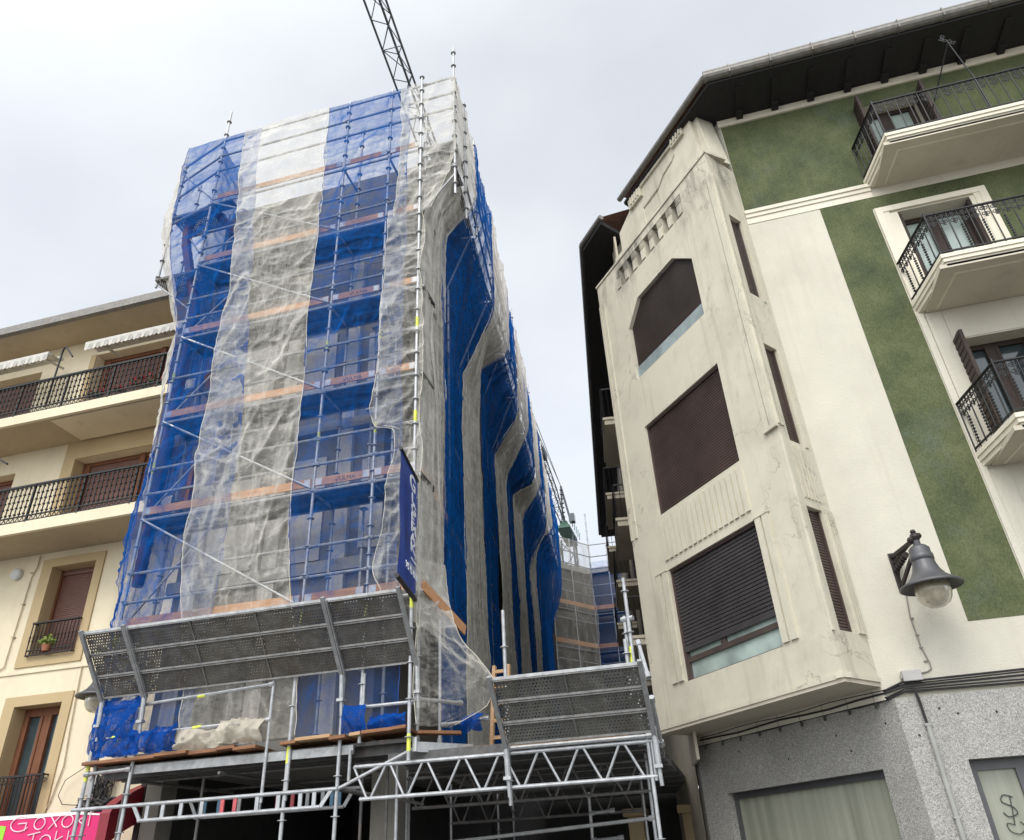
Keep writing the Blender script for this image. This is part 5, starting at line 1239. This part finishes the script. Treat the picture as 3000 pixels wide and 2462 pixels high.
cloth('debris_net', 'white_far', [o_(FQ[0], z) for z in (16.9, 14, 10, 6)], [o_(FQ[2], z) for z in (16.9, 14, 10, 6)], 'small white net on the far scaffold facing down the alley', group=NF, seed=301, cell=.12, amp=.8)
cloth('debris_net', 'blue', [o_(FQ[2], z) for z in (15.9, 14, 10, 6)], [o_(FQ[4], z) for z in (15.9, 14, 10, 6)], 'small blue net on the far scaffold beside the dark alley wing', group=NF, seed=307, cell=.12, amp=.8)
tag(MB().box(-9.6, 1.5, 20.6, 20.7, 0, 3.0).build('blackout', 'dark'), 'added blackout sheet closing the passage deep under the bridge', 'blackout')  # added dark sheet that keeps the passage under the bridge black
# stone piers deep under the bridge
for x, lab in ((-2.05, 'warm stone pier deep under the bridge, the left one'), (-.95, 'warm stone pier deep under the bridge, the right one')):
    m = MB().box(x - .16, x + .16, 17.3, 17.7, 0, 2.35).box(x - .24, x + .24, 17.2, 17.8, 2.35, 2.5).box(x - .2, x + .2, 17.25, 17.75, 0, .3); tag(m.build('stone_pier', 'stone', bevel=.02), lab, 'pier', 'stone piers under the bridge')

# ------------------------------------------------------------------ luffing crane beyond the roofs
cr = thing('tower_crane', 'tower crane with a long lattice jib rising over the netted building', 'crane', (-13, 75, 0))
B0, B1 = Vector((-12.95, 75, 33.4)), Vector((-10.78, 20, 40.15)); jd = (B1 - B0).normalized(); B2 = B1 + jd * 14
js = jd.cross(Vector((0, 0, 1))).normalized(); ju = js.cross(jd)
JL = (B2 - B0).length
def jw(s): return .55 * min(1, .45 + s / 12)
ch1 = MB(); ch2 = MB(); N = 42
for i in range(N):
    s0, s1 = JL * i / N, JL * (i + 1) / N; a, b = B0 + jd * s0, B0 + jd * s1; w0, w1_ = jw(s0), jw(s1)
    Lc = [(a - js * w0, b - js * w1_), (a + js * w0, b + js * w1_), (a + ju * w0 * 1.7, b + ju * w1_ * 1.7)]
    for k, (p, q) in enumerate(Lc): ch1.tube(p, q, .065 if k < 2 else .075, 6)
    m_ = a.lerp(b, .5); wm = jw((s0 + s1) / 2)
    for sg in (-1, 1): ch2.tube(a + js * sg * w0, m_ + ju * wm * 1.7, .03, 5); ch2.tube(m_ + ju * wm * 1.7, b + js * sg * w1_, .03, 5)
    if i % 2 == 0: ch2.tube(a - js * w0, a + js * w0, .028, 5)
    ch2.tube(a - js * w0 if i % 2 else a + js * w0, b + js * w1_ if i % 2 else b - js * w1_, .026, 5)
j = ch1.build('jib', 'crane', cr); ch2.build('lattice', 'crane', j)
m = MB(); m.tube(B0 + ju * .9 + Vector((.6, 1.0, 0)), Vector((-12.95, 75.5, 38.0)), .12, 8).tube(B0 + Vector((-.3, 1.8, 0)), Vector((-12.95, 75.5, 38.0)), .09, 8)
for i in range(7): m.box(-13.1, -12.75, 75.3, 75.6, 34.2 + i * .55, 34.27 + i * .55)
m.build('frame_tower', 'crane', cr)
m = MB()
for s in (0.35, .6): q = B0 + jd * JL * s + ju * 1.0; m.tube(Vector((-12.95, 75.5, 38.0)), q, .035, 5)
m.build_each('pendant_cable', 'crane', cr)
m = MB().box(-13.6, -12.2, 74.4, 79, 32.6, 32.9).box(-13.3, -12.5, 74.8, 75.6, 32.9, 33.5).box(-13.5, -12.3, 78.6, 79.6, 32.3, 33.2)
for k in range(6): m.bar((-13.8, 74.3 + k, 32.9), (-13.8, 74.9 + k, 33.9), .08, .08).bar((-12.0, 74.3 + k, 32.9), (-12.0, 74.9 + k, 33.9), .08, .08)
m.build('machinery_deck', 'crane_green', cr); MB().box(-12.2, -11.6, 74.4, 75.2, 33.2, 34.1).build('cab', 'glass', cr)
q = B0 + jd * JL * .18; MB().box(q.x - .55, q.x + .55, q.y - .7, q.y + .7, q.z + .1, q.z + 1.0).build('winch', 'crane', cr)
m = MB()
for dx in (-.8, .8):
    for dy in (-.8, .8): m.tube((-12.95 + dx, 76.5 + dy, 0), (-12.95 + dx, 76.5 + dy, 32.3), .12, 6)
for i in range(16):
    z = i * 2.; 
    for dx0, dy0, dx1, dy1 in ((-.8, -.8, .8, -.8), (.8, -.8, .8, .8), (.8, .8, -.8, .8), (-.8, .8, -.8, -.8)): m.tube((-12.95 + dx0, 76.5 + dy0, z), (-12.95 + dx1, 76.5 + dy1, z + 2), .05, 5)
m.build('mast', 'crane', cr)
for n_ in [o.name for o in bpy.data.objects if o.type == 'MESH' and not len(o.data.vertices)]: bpy.data.objects.remove(bpy.data.objects[n_])
